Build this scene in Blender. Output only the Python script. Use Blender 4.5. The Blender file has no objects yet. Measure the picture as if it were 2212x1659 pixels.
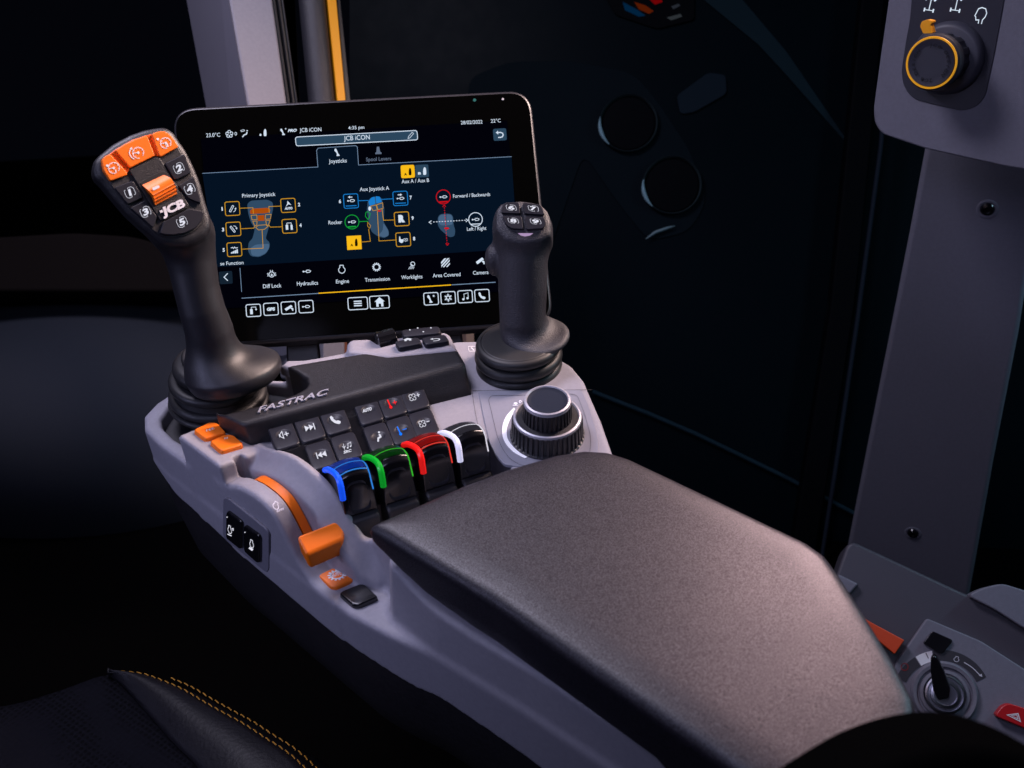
import bpy, bmesh, math, random
import numpy as np
from mathutils import Vector, Matrix
random.seed(3); rng = np.random.RandomState(5)
sc = bpy.context.scene
# ------------------------------------------------------------------ camera
# photograph measured on a 2212 x 1659 grid; F, nadir point give focal length, pitch and roll
F = 2200.; CX, CY = 1106., 829.5; CAMH = .49
def nz(v): v = np.array(v, float); return v/np.linalg.norm(v)
_Z = -nz((184, 3050, F)); _Y = np.array((0, 0, 1.))-_Z*_Z[2]; _Y = nz(_Y); _X = np.cross(_Y, _Z)
M = np.array([_X, _Y, _Z]); CAM = np.array((0, 0, CAMH))
cd = bpy.data.cameras.new('camera'); cam = bpy.data.objects.new('camera', cd); sc.collection.objects.link(cam)
right, down, fwd = M@np.array((1., 0, 0)), M@np.array((0, 1., 0)), M@np.array((0, 0, 1.))
R = Matrix(((right[0], -down[0], -fwd[0]), (right[1], -down[1], -fwd[1]), (right[2], -down[2], -fwd[2])))
cam.matrix_world = Matrix.Translation(CAM) @ R.to_4x4()
cd.sensor_width = 36; cd.lens = 36*F/2212; cd.clip_start = .01; cd.clip_end = 50
cd.dof.use_dof = True; cd.dof.focus_distance = .82; cd.dof.aperture_fstop = 10
sc.camera = cam
# ------------------------------------------------------------------ world and lamps
w = bpy.data.worlds.new('World'); sc.world = w; w.use_nodes = True
w.node_tree.nodes['Background'].inputs[0].default_value = (.25, .3, .6, 1)
w.node_tree.nodes['Background'].inputs[1].default_value = .004
sc.view_settings.view_transform = 'Standard'; sc.view_settings.look = 'None'
sc.view_settings.exposure = 0; sc.view_settings.gamma = 1
def area(name, loc, target, size, power, col, sy=None):
    l = bpy.data.lights.new(name, 'AREA'); l.energy = power; l.color = col; l.size = size
    if sy: l.shape = 'RECTANGLE'; l.size_y = sy
    o = bpy.data.objects.new(name, l); sc.collection.objects.link(o); o.location = loc
    o.rotation_euler = (Vector(target)-Vector(loc)).to_track_quat('-Z', 'Y').to_euler(); return o
k1 = area('warm_key_lamp', (.42, .86, .42), (.27, .40, .05), .16, .86, (1., .67, .69)); k1.data.spread = math.radians(68)
k3 = area('cool_left_lamp', (-1.0, .05, .40), (-.22, .58, -.02), .25, .20, (.58, .60, 1.)); k3.data.spread = math.radians(40)
k2 = area('warm_rim_lamp', (.50, 1.02, .66), (-.14, .80, .20), .18, 3.4, (1., .74, .66), .5); k2.data.spread = math.radians(62)
area('cool_top_lamp', (-.42, .92, .98), (-.18, .60, 0), .35, 9.0, (.82, .78, 1.))
area('cool_front_lamp', (-.30, -.10, 1.0), (-.15, .6, .05), .4, 3.0, (.60, .62, 1.))
area('teal_side_lamp', (.95, .75, .35), (.55, .6, -.25), .15, 2.0, (.45, .8, 1.))
# ------------------------------------------------------------------ projection helpers
def ray(x, y): return M@np.array([(x-CX)/F, (y-CY)/F, 1.])
def W(x, y, z=0):
    r = ray(x, y); return CAM+r*((z-CAMH)/r[2])
def WD(x, y, d): return CAM+ray(x, y)*d
B0 = np.array((-.253, .604, 0)); SV = nz((.111, -.112, 0)); TV = np.array((-SV[1], SV[0], 0))
def ST(x, y, z):                       # picture point on height z -> console frame (mm)
    p = W(x, y, z/1000.)-B0; return (np.dot(p, SV)*1000, np.dot(p, TV)*1000)
def fromST(s, t, z): return B0+SV*s/1000+TV*t/1000+np.array((0, 0, z/1000.))
class Plane:
    def __init__(self, o, n, xdir=None):
        self.o = np.array(o, float); self.n = nz(n)
        u = np.array(xdir if xdir is not None else (1, 0, 0), float)
        u = nz(u-self.n*np.dot(u, self.n)); self.u = u; self.v = np.cross(self.n, u)
    def ab(self, x, y):
        r = ray(x, y); p = CAM+r*(np.dot(self.o-CAM, self.n)/np.dot(r, self.n))-self.o
        return np.array((np.dot(p, self.u), np.dot(p, self.v)))
    def pt(self, a, h=0): return self.o+self.u*a[0]+self.v*a[1]+self.n*h
    def hit(self, x, y, h=0): return self.pt(self.ab(x, y), h)
def flat(z, xdir=(1, 0, 0)): return Plane((0, 0, z), (0, 0, 1), xdir)
def crop(x0, y0, w, width=2212.):      # enlarged view coordinates -> picture grid
    k = w/width/1.13
    return lambda x, y: (x0/1.13+k*x, y0/1.13+k*y)
# ------------------------------------------------------------------ materials
def srgb(*c): return tuple(((v/255)/12.92 if v/255 <= .04045 else ((v/255+.055)/1.055)**2.4) for v in c)
def mat(name, col, rough=.5, metal=0, bump=0, scale=900, spec=.5, coat=0, mottle=0, mscale=300, emit=None, es=1., wear=0):
    m = bpy.data.materials.new(name); m.use_nodes = True; nt = m.node_tree; b = nt.nodes['Principled BSDF']
    b.inputs['Base Color'].default_value = (*col, 1); b.inputs['Roughness'].default_value = rough
    b.inputs['Metallic'].default_value = metal; b.inputs['Specular IOR Level'].default_value = spec
    b.inputs['Coat Weight'].default_value = coat
    tc = nt.nodes.new('ShaderNodeTexCoord')
    def noise(s, d=2):
        n = nt.nodes.new('ShaderNodeTexNoise'); n.inputs['Scale'].default_value = s; n.inputs['Detail'].default_value = d
        nt.links.new(tc.outputs['Object'], n.inputs['Vector']); return n
    if bump:
        n = noise(scale, 3); bp = nt.nodes.new('ShaderNodeBump'); bp.inputs['Strength'].default_value = bump
        bp.inputs['Distance'].default_value = .0006
        nt.links.new(n.outputs['Fac'], bp.inputs['Height']); nt.links.new(bp.outputs[0], b.inputs['Normal'])
    if mottle:
        n = noise(mscale, 4); mr = nt.nodes.new('ShaderNodeMapRange')
        mr.inputs[1].default_value = .35; mr.inputs[2].default_value = .65
        mr.inputs[3].default_value = 1-mottle; mr.inputs[4].default_value = 1+mottle
        mx = nt.nodes.new('ShaderNodeMix'); mx.data_type = 'RGBA'; mx.blend_type = 'MULTIPLY'
        mx.inputs['Factor'].default_value = 1; mx.inputs['A'].default_value = (*col, 1)
        nt.links.new(n.outputs['Fac'], mr.inputs[0]); nt.links.new(mr.outputs[0], mx.inputs['B'])
        nt.links.new(mx.outputs['Result'], b.inputs['Base Color'])
        if mottle > .5:              # grain tips are glossier than the valleys
            m2 = nt.nodes.new('ShaderNodeMapRange'); m2.inputs[1].default_value = .38; m2.inputs[2].default_value = .62
            m2.inputs[3].default_value = spec*.6; m2.inputs[4].default_value = spec*1.4
            nt.links.new(n.outputs['Fac'], m2.inputs[0]); nt.links.new(m2.outputs[0], b.inputs['Specular IOR Level'])
    n = noise(35, 4); mr = nt.nodes.new('ShaderNodeMapRange')     # uneven gloss from handling
    mr.inputs[3].default_value = max(0, rough-.06-wear); mr.inputs[4].default_value = min(1, rough+.06+wear)
    nt.links.new(n.outputs['Fac'], mr.inputs[0]); nt.links.new(mr.outputs[0], b.inputs['Roughness'])
    if emit:
        b.inputs['Emission Color'].default_value = (*emit, 1); b.inputs['Emission Strength'].default_value = es
    return m
GREY = mat('grey_moulded_plastic', (.265, .258, .30), .52, bump=.35, scale=1500, mottle=.04)
GREYD = mat('grey_trim_plastic', (.15, .148, .185), .55, bump=.3, scale=1300, mottle=.04)
PANEL = mat('satin_grey_panel', (.24, .245, .30), .38, bump=.05, mottle=.02)
SOFT = mat('black_soft_touch', (.016, .015, .018), .42, bump=.5, scale=1400, mottle=.15, spec=.45)
GRIP = mat('black_grip_plastic', (.015, .0145, .019), .45, bump=.3, scale=1700, spec=.6)
GRIPT = mat('textured_grip_rubber', (.028, .027, .035), .45, bump=1., scale=1100, spec=.6)
RUB = mat('black_rubber', (.012, .012, .014), .48, bump=.12, scale=700, spec=.45)
KEYM = mat('keypad_plastic', (.016, .0165, .024), .40, bump=.12, scale=1500, spec=.3)
GLOSS = mat('gloss_black_plastic', (.006, .006, .008), .16, spec=.7, wear=.02)
DARK = mat('dark_recess', (.005, .005, .006), .8)
ORANGE = mat('orange_plastic', (.88, .17, .004), .42, bump=.15, scale=1500)
ORANGED = mat('burnt_orange_plastic', (.70, .10, .004), .36, bump=.05)
AMBER = mat('amber_strip', (1, .40, .002), .45)
CUSH = mat('armrest_vinyl', (.0165, .0150, .0215), .42, bump=.32, scale=1700, mottle=.6, mscale=1450, spec=.6)
WHITE = mat('white_print', (.75, .75, .78), .5)
PALE = mat('pale_print', (.62, .61, .68), .5)
SILVER = mat('silver_paint', (.40, .40, .46), .38, metal=.3)
CHROME = mat('satin_chrome', (.55, .55, .6), .3, metal=1)
SCREENG = mat('screen_glass', (.001, .001, .001), .10, spec=.02)
RED = mat('red_plastic', (.45, .008, .012), .35)
FLOORM = mat('cab_floor_rubber', (.0008, .0008, .001), .9, spec=.02, bump=.4, scale=300)
def emis(name, c, s=1.):
    return mat(name, (.0, .0, .0), .5, spec=0, emit=srgb(*c), es=s)
E_W = emis('backlit_white', (214, 228, 245), 1.); E_WK = emis('backlit_key_white', (240, 240, 255), .9)
E_LINE = emis('display_line_grey', (120, 145, 175)); E_DIM = emis('display_text_grey', (95, 108, 130))
E_BG = emis('display_navy', (5, 18, 34)); E_BG2 = emis('display_black_blue', (2, 2, 9)); E_BTN = emis('display_button_slate', (44, 70, 92))
E_BTN2 = emis('display_button_dark', (20, 34, 48))
E_Y = emis('display_yellow', (250, 188, 25)); E_YL = emis('display_amber_line', (205, 150, 35)); E_B = emis('display_blue', (25, 125, 205))
E_G = emis('display_green', (20, 160, 55)); E_R = emis('display_red', (205, 15, 25)); E_FIG = emis('display_figure_blue', (48, 74, 100)); E_FIG2 = emis('display_figure_pale', (70, 98, 128))
E_OR = emis('display_orange', (170, 75, 12)); E_BLK = emis('display_icon_dark', (25, 14, 2))
E_RK = emis('backlit_red', (255, 30, 35), 1.2); E_BK = emis('backlit_blue', (20, 120, 255), 1.2)
E_LIL = emis('backlit_lilac', (190, 160, 205), .8)
# ------------------------------------------------------------------ object helpers
def link(o): sc.collection.objects.link(o); return o
def thing(name, loc, label, cat, group=None):
    o = link(bpy.data.objects.new(name, None)); o.location = tuple(loc); o.empty_display_size = .02
    o['label'] = label; o['category'] = cat
    if group: o['group'] = group
    return o
def adopt(o, parent):
    if parent is not None:
        o.parent = parent
        p = parent; off = Vector((0, 0, 0))
        while p is not None: off += Vector(p.location); p = p.parent
        # parts keep world coordinates in their meshes
        o.location = -off if parent.parent is None else (0, 0, 0)
        if parent.type == 'MESH': o.location = (0, 0, 0)
    return o
def mk(name, vs, fs, m, parent=None, smooth=False, label=None, angle=None):
    me = bpy.data.meshes.new(name); me.from_pydata([tuple(v) for v in vs], [], [tuple(f) for f in fs]); me.update()
    ms = m if isinstance(m, (list, tuple)) else [m]
    for x in ms: me.materials.append(x)
    o = link(bpy.data.objects.new(name, me))
    if smooth: me.shade_smooth()
    if angle: me.set_sharp_from_angle(angle=math.radians(angle))
    if label: o['label'] = label
    return adopt(o, parent)
def bevel(o, wd, seg=3, ang=30):
    b = o.modifiers.new('bevel', 'BEVEL'); b.width = wd; b.segments = seg; b.limit_method = 'ANGLE'; b.angle_limit = math.radians(ang)
    b.harden_normals = False
    o.data.shade_smooth()
    wn = o.modifiers.new('wn', 'WEIGHTED_NORMAL'); wn.keep_sharp = True
    return o
def roundpoly(P, r, n=4):              # rounds the corners of a 2D outline
    P = [np.array(p, float) for p in P]; out = []
    for i in range(len(P)):
        a, b, c = P[i-1], P[i], P[(i+1) % len(P)]
        d1, d2 = a-b, c-b; l1, l2 = np.linalg.norm(d1), np.linalg.norm(d2)
        k = min(r, l1*.45, l2*.45)
        p, q = b+d1/l1*k, b+d2/l2*k
        for j in range(n+1):
            t = j/n; out.append((1-t)**2*p+2*t*(1-t)*b+t*t*q)
    return out
def area2(P): return sum(P[i-1][0]*P[i][1]-P[i][0]*P[i-1][1] for i in range(len(P)))/2
def slab(name, P, pl, h0, h1, m, parent=None, bev=0, seg=3, inset=0, label=None):
    P = [np.array(p) for p in P]
    if area2(P) < 0: P = P[::-1]
    n = len(P); c = sum(P)/n
    top = [pl.pt(p if not inset else p+(c-p)*inset, h1) for p in P]
    vs = [pl.pt(p, h0) for p in P]+top
    fs = [tuple(range(n))[::-1], tuple(range(n, 2*n))]+[(i, (i+1) % n, n+(i+1) % n, n+i) for i in range(n)]
    o = mk(name, vs, fs, m, parent, label=label)
    if bev: bevel(o, bev, seg)
    return o
def pslab(name, pts, pl, h0, h1, m, parent=None, bev=0, rnd=0, T=None, **k):
    P = [pl.ab(*(T(*p) if T else p)) for p in pts]
    if rnd: P = roundpoly(P, rnd)
    return slab(name, P, pl, h0, h1, m, parent, bev, **k)
def lathe(name, prof, o, axis, m, parent=None, n=64, xdir=(1, 0, 0), smooth=True, angle=35, rib=None, mats=None):
    # prof: list of (radius, height); rib: {index: (count, depth)} grooves
    pl = Plane(o, axis, xdir); vs = []; fs = []
    for i, (r, h) in enumerate(prof):
        for j in range(n):
            a = 2*math.pi*j/n; rr = r
            if rib and i in rib:
                cnt, dep = rib[i]; rr = r-(dep if (j*cnt//n*1.0, (j*cnt/n) % 1)[1] < .42 else 0)
            vs.append(pl.pt((rr*math.cos(a), rr*math.sin(a)), h))
    for i in range(len(prof)-1):
        for j in range(n):
            k = (j+1) % n; fs.append((i*n+j, i*n+k, (i+1)*n+k, (i+1)*n+j))
    caps = name not in ('trim_ring', 'dial_well', 'amber_ring', 'reflected_rim', 'screw_recess', 'bezel', 'lock_ring')
    if caps and prof[0][0] > 1e-6: fs.append(tuple(range(n))[::-1])
    if caps and prof[-1][0] > 1e-6: fs.append(tuple(range((len(prof)-1)*n, len(prof)*n)))
    return mk(name, vs, fs, mats or m, parent, smooth, angle=angle)
def tube(name, pts, r, m, parent=None, n=10, closed=False, rs=None, flatn=None):
    pts = [np.array(p, float) for p in pts]; vs = []; fs = []; N = len(pts); up = None
    for i, p in enumerate(pts):
        a = pts[(i-1) % N] if (i or closed) else p; b = pts[(i+1) % N] if (i < N-1 or closed) else p
        t = nz(b-a)
        if up is None: up = nz(np.cross(t, (0.3, .2, 1) if abs(t[2]) < .9 else (1, 0, 0)))
        up = nz(up-t*np.dot(up, t)); side = np.cross(t, up); rr = rs[i] if rs else r
        for j in range(n):
            an = 2*math.pi*j/n; vs.append(p+(up*math.cos(an)+side*math.sin(an))*rr)
    for i in range(N if closed else N-1):
        for j in range(n):
            k = (j+1) % n; i2 = (i+1) % N; fs.append((i*n+j, i*n+k, i2*n+k, i2*n+j))
    if not closed: fs += [tuple(range(n)), tuple(range((N-1)*n, N*n))[::-1]]
    o = mk(name, vs, fs, m, parent, True, angle=50)
    bm = bmesh.new(); bm.from_mesh(o.data); bmesh.ops.recalc_face_normals(bm, faces=bm.faces); bm.to_mesh(o.data); bm.free()
    return o
def spline(P, n=8, closed=False):
    P = [np.array(p, float) for p in P]; out = []; N = len(P)
    for i in range(N if closed else N-1):
        p0 = P[(i-1) % N] if (i or closed) else P[0]; p1 = P[i]; p2 = P[(i+1) % N]
        p3 = P[(i+2) % N] if (i+2 < N or closed) else P[-1]
        for j in range(n):
            t = j/n; out.append(.5*((2*p1)+(-p0+p2)*t+(2*p0-5*p1+4*p2-p3)*t*t+(-p0+3*p1-3*p2+p3)*t**3))
    if not closed: out.append(P[-1])
    return out
# ------------------------------------------------------------------ flat artwork (print, backlit symbols, display graphics)
_tc = {}
def glyphs(s, shear=0, bold=0):
    k = (s, shear, bold)
    if k not in _tc:
        c = bpy.data.curves.new('t', 'FONT'); c.body = s; c.size = 1; c.shear = shear; c.offset = bold; c.resolution_u = 3
        o = bpy.data.objects.new('t', c); sc.collection.objects.link(o)
        dg = bpy.context.evaluated_depsgraph_get(); dg.update()
        me = bpy.data.meshes.new_from_object(o.evaluated_get(dg))
        v = [np.array(x.co[:2]) for x in me.vertices]; f = [tuple(p.vertices) for p in me.polygons]
        bpy.data.objects.remove(o); bpy.data.curves.remove(c); bpy.data.meshes.remove(me)
        _tc[k] = (v, f)
    return _tc[k]
class Art:
    """collects flat shapes on a plane; coordinates go through T to the picture grid and from there onto the plane"""
    def __init__(s, pl, h, T=None): s.pl, s.h, s.T, s.vs, s.fs = pl, h, T or (lambda x, y: (x, y)), [], []; s.auto = None; s.hold = False
    def P(s, p): return s.pl.ab(*s.T(*p))
    def add(s, pts, faces, z=0):
        b = len(s.vs); s.vs += [s.pl.pt(p, s.h+z) for p in pts]; s.fs += [tuple(b+i for i in f) for f in faces]
        s.flush()
    def fill(s, pts, z=0):
        q = [s.P(p) for p in pts]
        if area2(q) < 0: q = q[::-1]
        s.add(q, [tuple(range(len(q)))], z); return s
    def rfill(s, pts, r, z=0):
        return s.fill(roundpoly(pts, r, 4), z)
    def line(s, pts, w, closed=False, z=0):
        pts = [np.array(p, float) for p in pts]; N = len(pts); L = []; Rr = []
        for i in range(N):
            a = pts[i-1] if (i or closed) else None; b = pts[(i+1) % N] if (i < N-1 or closed) else None
            d1 = nz(pts[i]-a) if a is not None and np.linalg.norm(pts[i]-a) > 1e-9 else None
            d2 = nz(b-pts[i]) if b is not None and np.linalg.norm(b-pts[i]) > 1e-9 else None
            if d1 is None: d1 = d2
            if d2 is None: d2 = d1
            t = d1+d2; t = nz(t) if np.linalg.norm(t) > 1e-6 else d1
            n = np.array((-t[1], t[0])); k = 1/max(.45, np.dot(n, (-d1[1], d1[0])))
            L.append(pts[i]+n*w/2*k); Rr.append(pts[i]-n*w/2*k)
        q = [s.P(p) for p in L+Rr]; fs = []
        for i in range(N if closed else N-1):
            j = (i+1) % N; fs.append((i, N+i, N+j, j))
        s.add(q, fs, z); return s
    def ring(s, c, r, w, a0=0, a1=360, n=28, ry=None, z=0):
        ry = ry or r
        pts = [(c[0]+r*math.cos(math.radians(a0+(a1-a0)*i/n)), c[1]+ry*math.sin(math.radians(a0+(a1-a0)*i/n))) for i in range(n+(a1-a0 < 360))]
        return s.line(pts, w, a1-a0 >= 360, z)
    def disc(s, c, r, n=20, ry=None, z=0):
        return s.fill([(c[0]+r*math.cos(2*math.pi*i/n), c[1]+(ry or r)*math.sin(2*math.pi*i/n)) for i in range(n)], z)
    def rrect(s, pts, r, w, z=0): return s.line(roundpoly(pts, r, 4), w, True, z)
    def text(s, st, a, b, hgt, shear=0, bold=.0, z=0):
        v, f = glyphs(st, shear, bold); v = np.array(v); x0, x1 = v[:, 0].min(), v[:, 0].max()
        A = np.array(a, float); Bv = np.array(b, float)-A; L = np.linalg.norm(Bv); ux = Bv/L; uy = np.array((ux[1], -ux[0]))
        cap = .69
        q = [s.P(A+ux*((p[0]-x0)/(x1-x0)*L)+uy*(p[1]/cap*hgt)) for p in v]
        s.add(q, f, z); return s
    def flush(s):
        if s.auto and not s.hold and s.fs:
            mk(s.auto[0], s.vs, s.fs, s.auto[1], s.auto[2]); s.vs, s.fs = [], []
    def done(s, name, m, parent, label=None):
        if not s.fs: return None
        return mk(name, s.vs, s.fs, m, parent, label=label)
def quad(c, hx, hy, sl=-.055, sv=.07):
    """box round c, half sizes hx hy, along the slant of the display"""
    x, y = c; return [(x-hx-sv*hy, y-hy-sl*hx), (x+hx-sv*hy, y-hy+sl*hx), (x+hx+sv*hy, y+hy+sl*hx), (x-hx+sv*hy, y+hy-sl*hx)]
class Sub:
    """small local frame for an icon: unit square (-1..1) -> picture positions"""
    def __init__(s, c, ax, ay): s.c, s.ax, s.ay = np.array(c, float), np.array(ax, float), np.array(ay, float)
    def __call__(s, x, y): p = s.c+s.ax*x+s.ay*y; return (p[0], p[1])
def icon(kind, art, c, ax, ay, lw=.16):
    """draws a symbol in the local frame (x right, y down)"""
    f = Sub(c, ax, ay); T0 = art.T; art.T = lambda x, y: T0(*f(x, y))
    a = art; h0 = a.hold; a.hold = True
    if kind == 'cyl': a.disc((-.78, 0), .2); a.line([(-.7, 0), (-.1, 0)], .16); a.line(roundpoly([(-.1, -.28), (.6, -.28), (1, 0), (.6, .28), (-.1, .28)], .15), .16, True)
    elif kind == 'fan':
        for k in range(5):
            an = math.radians(72*k-90); a.ring((.52*math.cos(an), .52*math.sin(an)), .38, lw, math.degrees(an)-150, math.degrees(an)+150, 14)
    elif kind == 'fan4':
        for k in range(4):
            an = math.radians(90*k-45); a.ring((.5*math.cos(an), .5*math.sin(an)), .42, .15, math.degrees(an)-150, math.degrees(an)+150, 14)
    elif kind == 'engine': a.line(roundpoly([(-.45, -.95), (.45, -.95), (.38, -.45), (.75, -.1), (.8, .35), (.45, .85), (0, 1), (-.45, .85), (-.8, .35), (-.75, -.1), (-.38, -.45)], .2), .17, True)
    elif kind == 'gear':
        pts = []
        for k in range(13):
            for d, r in ((-9, .74), (-6, 1), (6, 1), (9, .74)):
                an = math.radians(27.69*k+d); pts.append((r*math.cos(an), r*math.sin(an)))
        n = len(pts); inn = [(.56*math.cos(math.atan2(p[1], p[0])), .56*math.sin(math.atan2(p[1], p[0]))) for p in pts]
        q = [a.P(p) for p in pts+inn]; a.add(q, [(i, (i+1) % n, n+(i+1) % n, n+i) for i in range(n)])
    elif kind == 'lamp':
        a.ring((.35, -.35), .5, .17); a.line([(-.05, -.3), (.4, .12)], .14)
        for k in range(4): a.line([(-.1+.25*k, .1+.1*k), (-.8+.38*k, .9)], .13)
    elif kind == 'hatch':
        for k in range(4):
            o = -1.2+.75*k
            a.fill([(max(-1, o), 1 if o >= -1 else 1+(o+1)), (min(1, o+.4), 1), (1, min(1, o+.42)), (1, max(-1, o))] if False else [(-1+max(0, o+.0), 1), (-1+max(0, o)+.35, 1), (1, -1+max(0, o)+.35), (1, -1+max(0, o))] if o > 0 else [(-1, 1+o), (-1, min(1, 1+o+.5)), (min(1, 1+o+.5), -1), (1+o, -1)])
    elif kind == 'camera':
        a.fill(roundpoly([(-1, .25), (.55, -.75), (.9, -.25), (-.65, .8)], .12)); a.fill([(.35, .25), (.7, .0), (1, .2), (1, .85), (.75, .85), (.7, .5)])
    elif kind == 'difflock':
        a.ring((0, .1), .62, .16); a.line([(-.25, -.95), (-.25, -.55)], .14); a.line([(.25, -.95), (.25, -.55)], .14)
        for sx in (-1, 1):
            for k in (-.2, .1, .4): a.line([(sx*.7, k), (sx*1.05, k)], .14)
        a.rfill([(-.22, .1), (.22, .1), (.22, .45), (-.22, .45)], .05); a.ring((0, .1), .14, .1, 180, 360, 8)
    elif kind == 'menu':
        for k in (-.6, 0, .6): a.fill([(-.9, k-.16), (.9, k-.16), (.9, k+.16), (-.9, k+.16)])
    elif kind == 'home': a.fill([(0, -1), (1, -.1), (.7, -.1), (.7, .9), (.25, .9), (.25, .3), (-.25, .3), (-.25, .9), (-.7, .9), (-.7, -.1), (-1, -.1)])
    elif kind == 'joy': a.fill(roundpoly([(-.95, -.6), (-.6, -1), (-.25, -.85), (.05, -.2), (.3, .45), (.7, .75), (.7, 1), (-.3, 1), (-.3, .8), (-.1, .5), (-.4, 0), (-.8, -.3)], .15))
    elif kind == 'star':
        pts = [((1 if k % 2 == 0 else .45)*math.cos(math.radians(30*k)), (1 if k % 2 == 0 else .45)*math.sin(math.radians(30*k))) for k in range(12)]; a.fill(pts)
    elif kind == 'snow':
        a.ring((0, 0), .42, .2)
        for k in range(6):
            an = math.radians(60*k-90); c_, s_ = math.cos(an), math.sin(an); a.line([(.5*c_, .5*s_), (1*c_, 1*s_)], .18)
            a.line([(.75*c_-.25*s_, .75*s_+.25*c_), (.62*c_, .62*s_), (.75*c_+.25*s_, .75*s_-.25*c_)], .14)
    elif kind == 'note': a.disc((-.55, .7), .3); a.disc((.6, .45), .3); a.line([(-.3, .65), (-.3, -.7), (.82, -1), (.82, .4)], .14)
    elif kind == 'phone': a.fill(roundpoly([(-.95, -.75), (-.6, -1), (-.25, -.5), (-.35, -.25), (.15, .3), (.45, .2), (.95, .6), (.7, 1), (.35, 1), (-.35, .6), (-.85, -.1)], .14))
    elif kind == 'back': a.line([(-.5, -.45), (.25, -.45), (.7, -.2), (.8, .25), (.55, .65), (.15, .78), (-.5, .78)], .26); a.fill([(-1, -.45), (-.4, -.95), (-.4, .05)])
    elif kind == 'next': a.fill([(-1, -.6), (-.1, 0), (-1, .6)]); a.fill([(-.1, -.6), (.75, 0), (-.1, .6)]); a.fill([(.8, -.65), (1, -.65), (1, .65), (.8, .65)])
    elif kind == 'prev': a.fill([(1, -.6), (.1, 0), (1, .6)]); a.fill([(.1, -.6), (-.75, 0), (.1, .6)]); a.fill([(-.8, -.65), (-1, -.65), (-1, .65), (-.8, .65)])
    elif kind == 'vol+': a.fill([(-1, -.3), (-.7, -.3), (-.7, .3), (-1, .3)]); a.line([(-.68, -.32), (-.2, -.7), (-.2, .7), (-.68, .32)], .16); a.line([(.1, 0), (1, 0)], .2); a.line([(.55, -.45), (.55, -.1)], .2); a.line([(.55, .1), (.55, .45)], .2)
    elif kind in ('temp+', 'temp-'):
        a.line([(-.68, -.9), (-.5, .6)], .24); a.disc((-.48, .72), .3)
        a.line([(.15, 0), (1, 0)], .14)
        if kind == 'temp+': a.line([(.57, -.42), (.57, -.07)], .14); a.line([(.57, .07), (.57, .42)], .14)
    elif kind in ('fan+', 'fan-'):
        for k in range(4):
            an = math.radians(90*k-45); a.ring((-.45+.42*math.cos(an), .42*math.sin(an)), .33, .11, math.degrees(an)-150, math.degrees(an)+150, 12)
        a.line([(.45, -.15), (1.1, -.15)], .16)
        if kind == 'fan+': a.line([(.78, -.5), (.78, -.23)], .16); a.line([(.78, -.07), (.78, .2)], .16)
    elif kind == 'seat': a.disc((.3, -.85), .2); a.line([(.25, -.5), (.35, .1), (-.2, .25), (-.45, .9)], .34)
    elif kind == 'src': a.text('SRC', (-.8, 1), (.8, 1), .5, .15, .04); a.line([(-.55, -.9), (-.5, .3)], .12); a.line([(-.85, -.5), (-.52, -.05), (-.2, -.4)], .1); a.disc((.15, .1), .16); a.disc((.75, -.05), .16); a.line([(.28, .05), (.28, -.7), (.9, -.85), (.9, -.1)], .1)
    elif kind == 'gauge':
        a.ring((0, 0), .85, .1, 100, 420, 30); a.disc((0, 0), .2); a.line([(-.05, -.05), (-.7, -.25)], .12)
        for k in range(7):
            an = math.radians(150+40*k); a.line([(.62*math.cos(an), .62*math.sin(an)), (.8*math.cos(an), .8*math.sin(an))], .08)
    elif kind == 'steer': a.fill([(-.2, -1), (.9, .4), (0, .1), (-.9, .9), (-.35, -.05)]); 
    elif kind == 'armup': a.line(roundpoly([(-.9, .7), (.1, -.9), (.45, -.65), (-.55, .95)], .25), .17, True); a.line([(.2, .95), (.75, .6), (.85, .1)], .15); a.fill([(.55, .15), (1.1, .2), (.9, -.25)])
    elif kind == 'armdn': a.line(roundpoly([(-.9, -.6), (-.6, -.9), (.5, .65), (.2, .95)], .25), .17, True); a.line([(.1, -.9), (.65, -.7), (.85, -.3)], .15); a.fill([(.55, -.25), (1.1, -.35), (.95, .15)])
    elif kind == 'tool': a.fill([(-.9, -.4), (-.2, -.4), (-.2, 1), (-.9, 1)]); a.line([(-.55, -.4), (-.5, -.9), (.7, -.9), (.75, -.3)], .16); a.fill([(.45, -.35), (1.05, -.35), (.75, .1)])
    elif kind == 'ramp':
        for k in range(4): a.fill([(-1+.5*k, 1), (-.58+.5*k, 1), (-.58+.5*k, .75-.22*(k+1)), (-1+.5*k, .75-.22*k)])
        a.line([(-.9, -.5), (-.5, -.65), (-.2, -.35), (.1, -.7), (.4, -.4), (.95, -.5)], .2)
    elif kind == 'tractor': a.disc((-.45, .35), .42); a.fill([(-1, .1), (-.9, -.8), (-.7, -.8), (-.6, -.1), (0, -.1), (0, .4), (-1, .5)]); a.line([(.15, .4), (.15, -.2), (1, -.2), (1, .4)], .1); a.ring((.58, .25), .2, .1)
    elif kind == 'hand': a.fill(roundpoly([(-.35, 1), (-.35, 0), (-.05, -.7), (.4, -1), (.8, -.6), (.85, .4), (.7, 1)], .25))
    elif kind == 'spool': a.fill(roundpoly([(-.35, -.9), (.35, -.9), (.6, .4), (1, .6), (1, .95), (-1, .95), (-1, .6), (-.6, .4)], .12))
    elif kind == 'axle':
        a.line([(0, -.9), (0, .9)], .12); a.line([(-.6, .9), (.6, .9)], .12); a.line([(-.6, .6), (-.6, 1.2)], .2); a.line([(.6, .6), (.6, 1.2)], .2)
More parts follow.
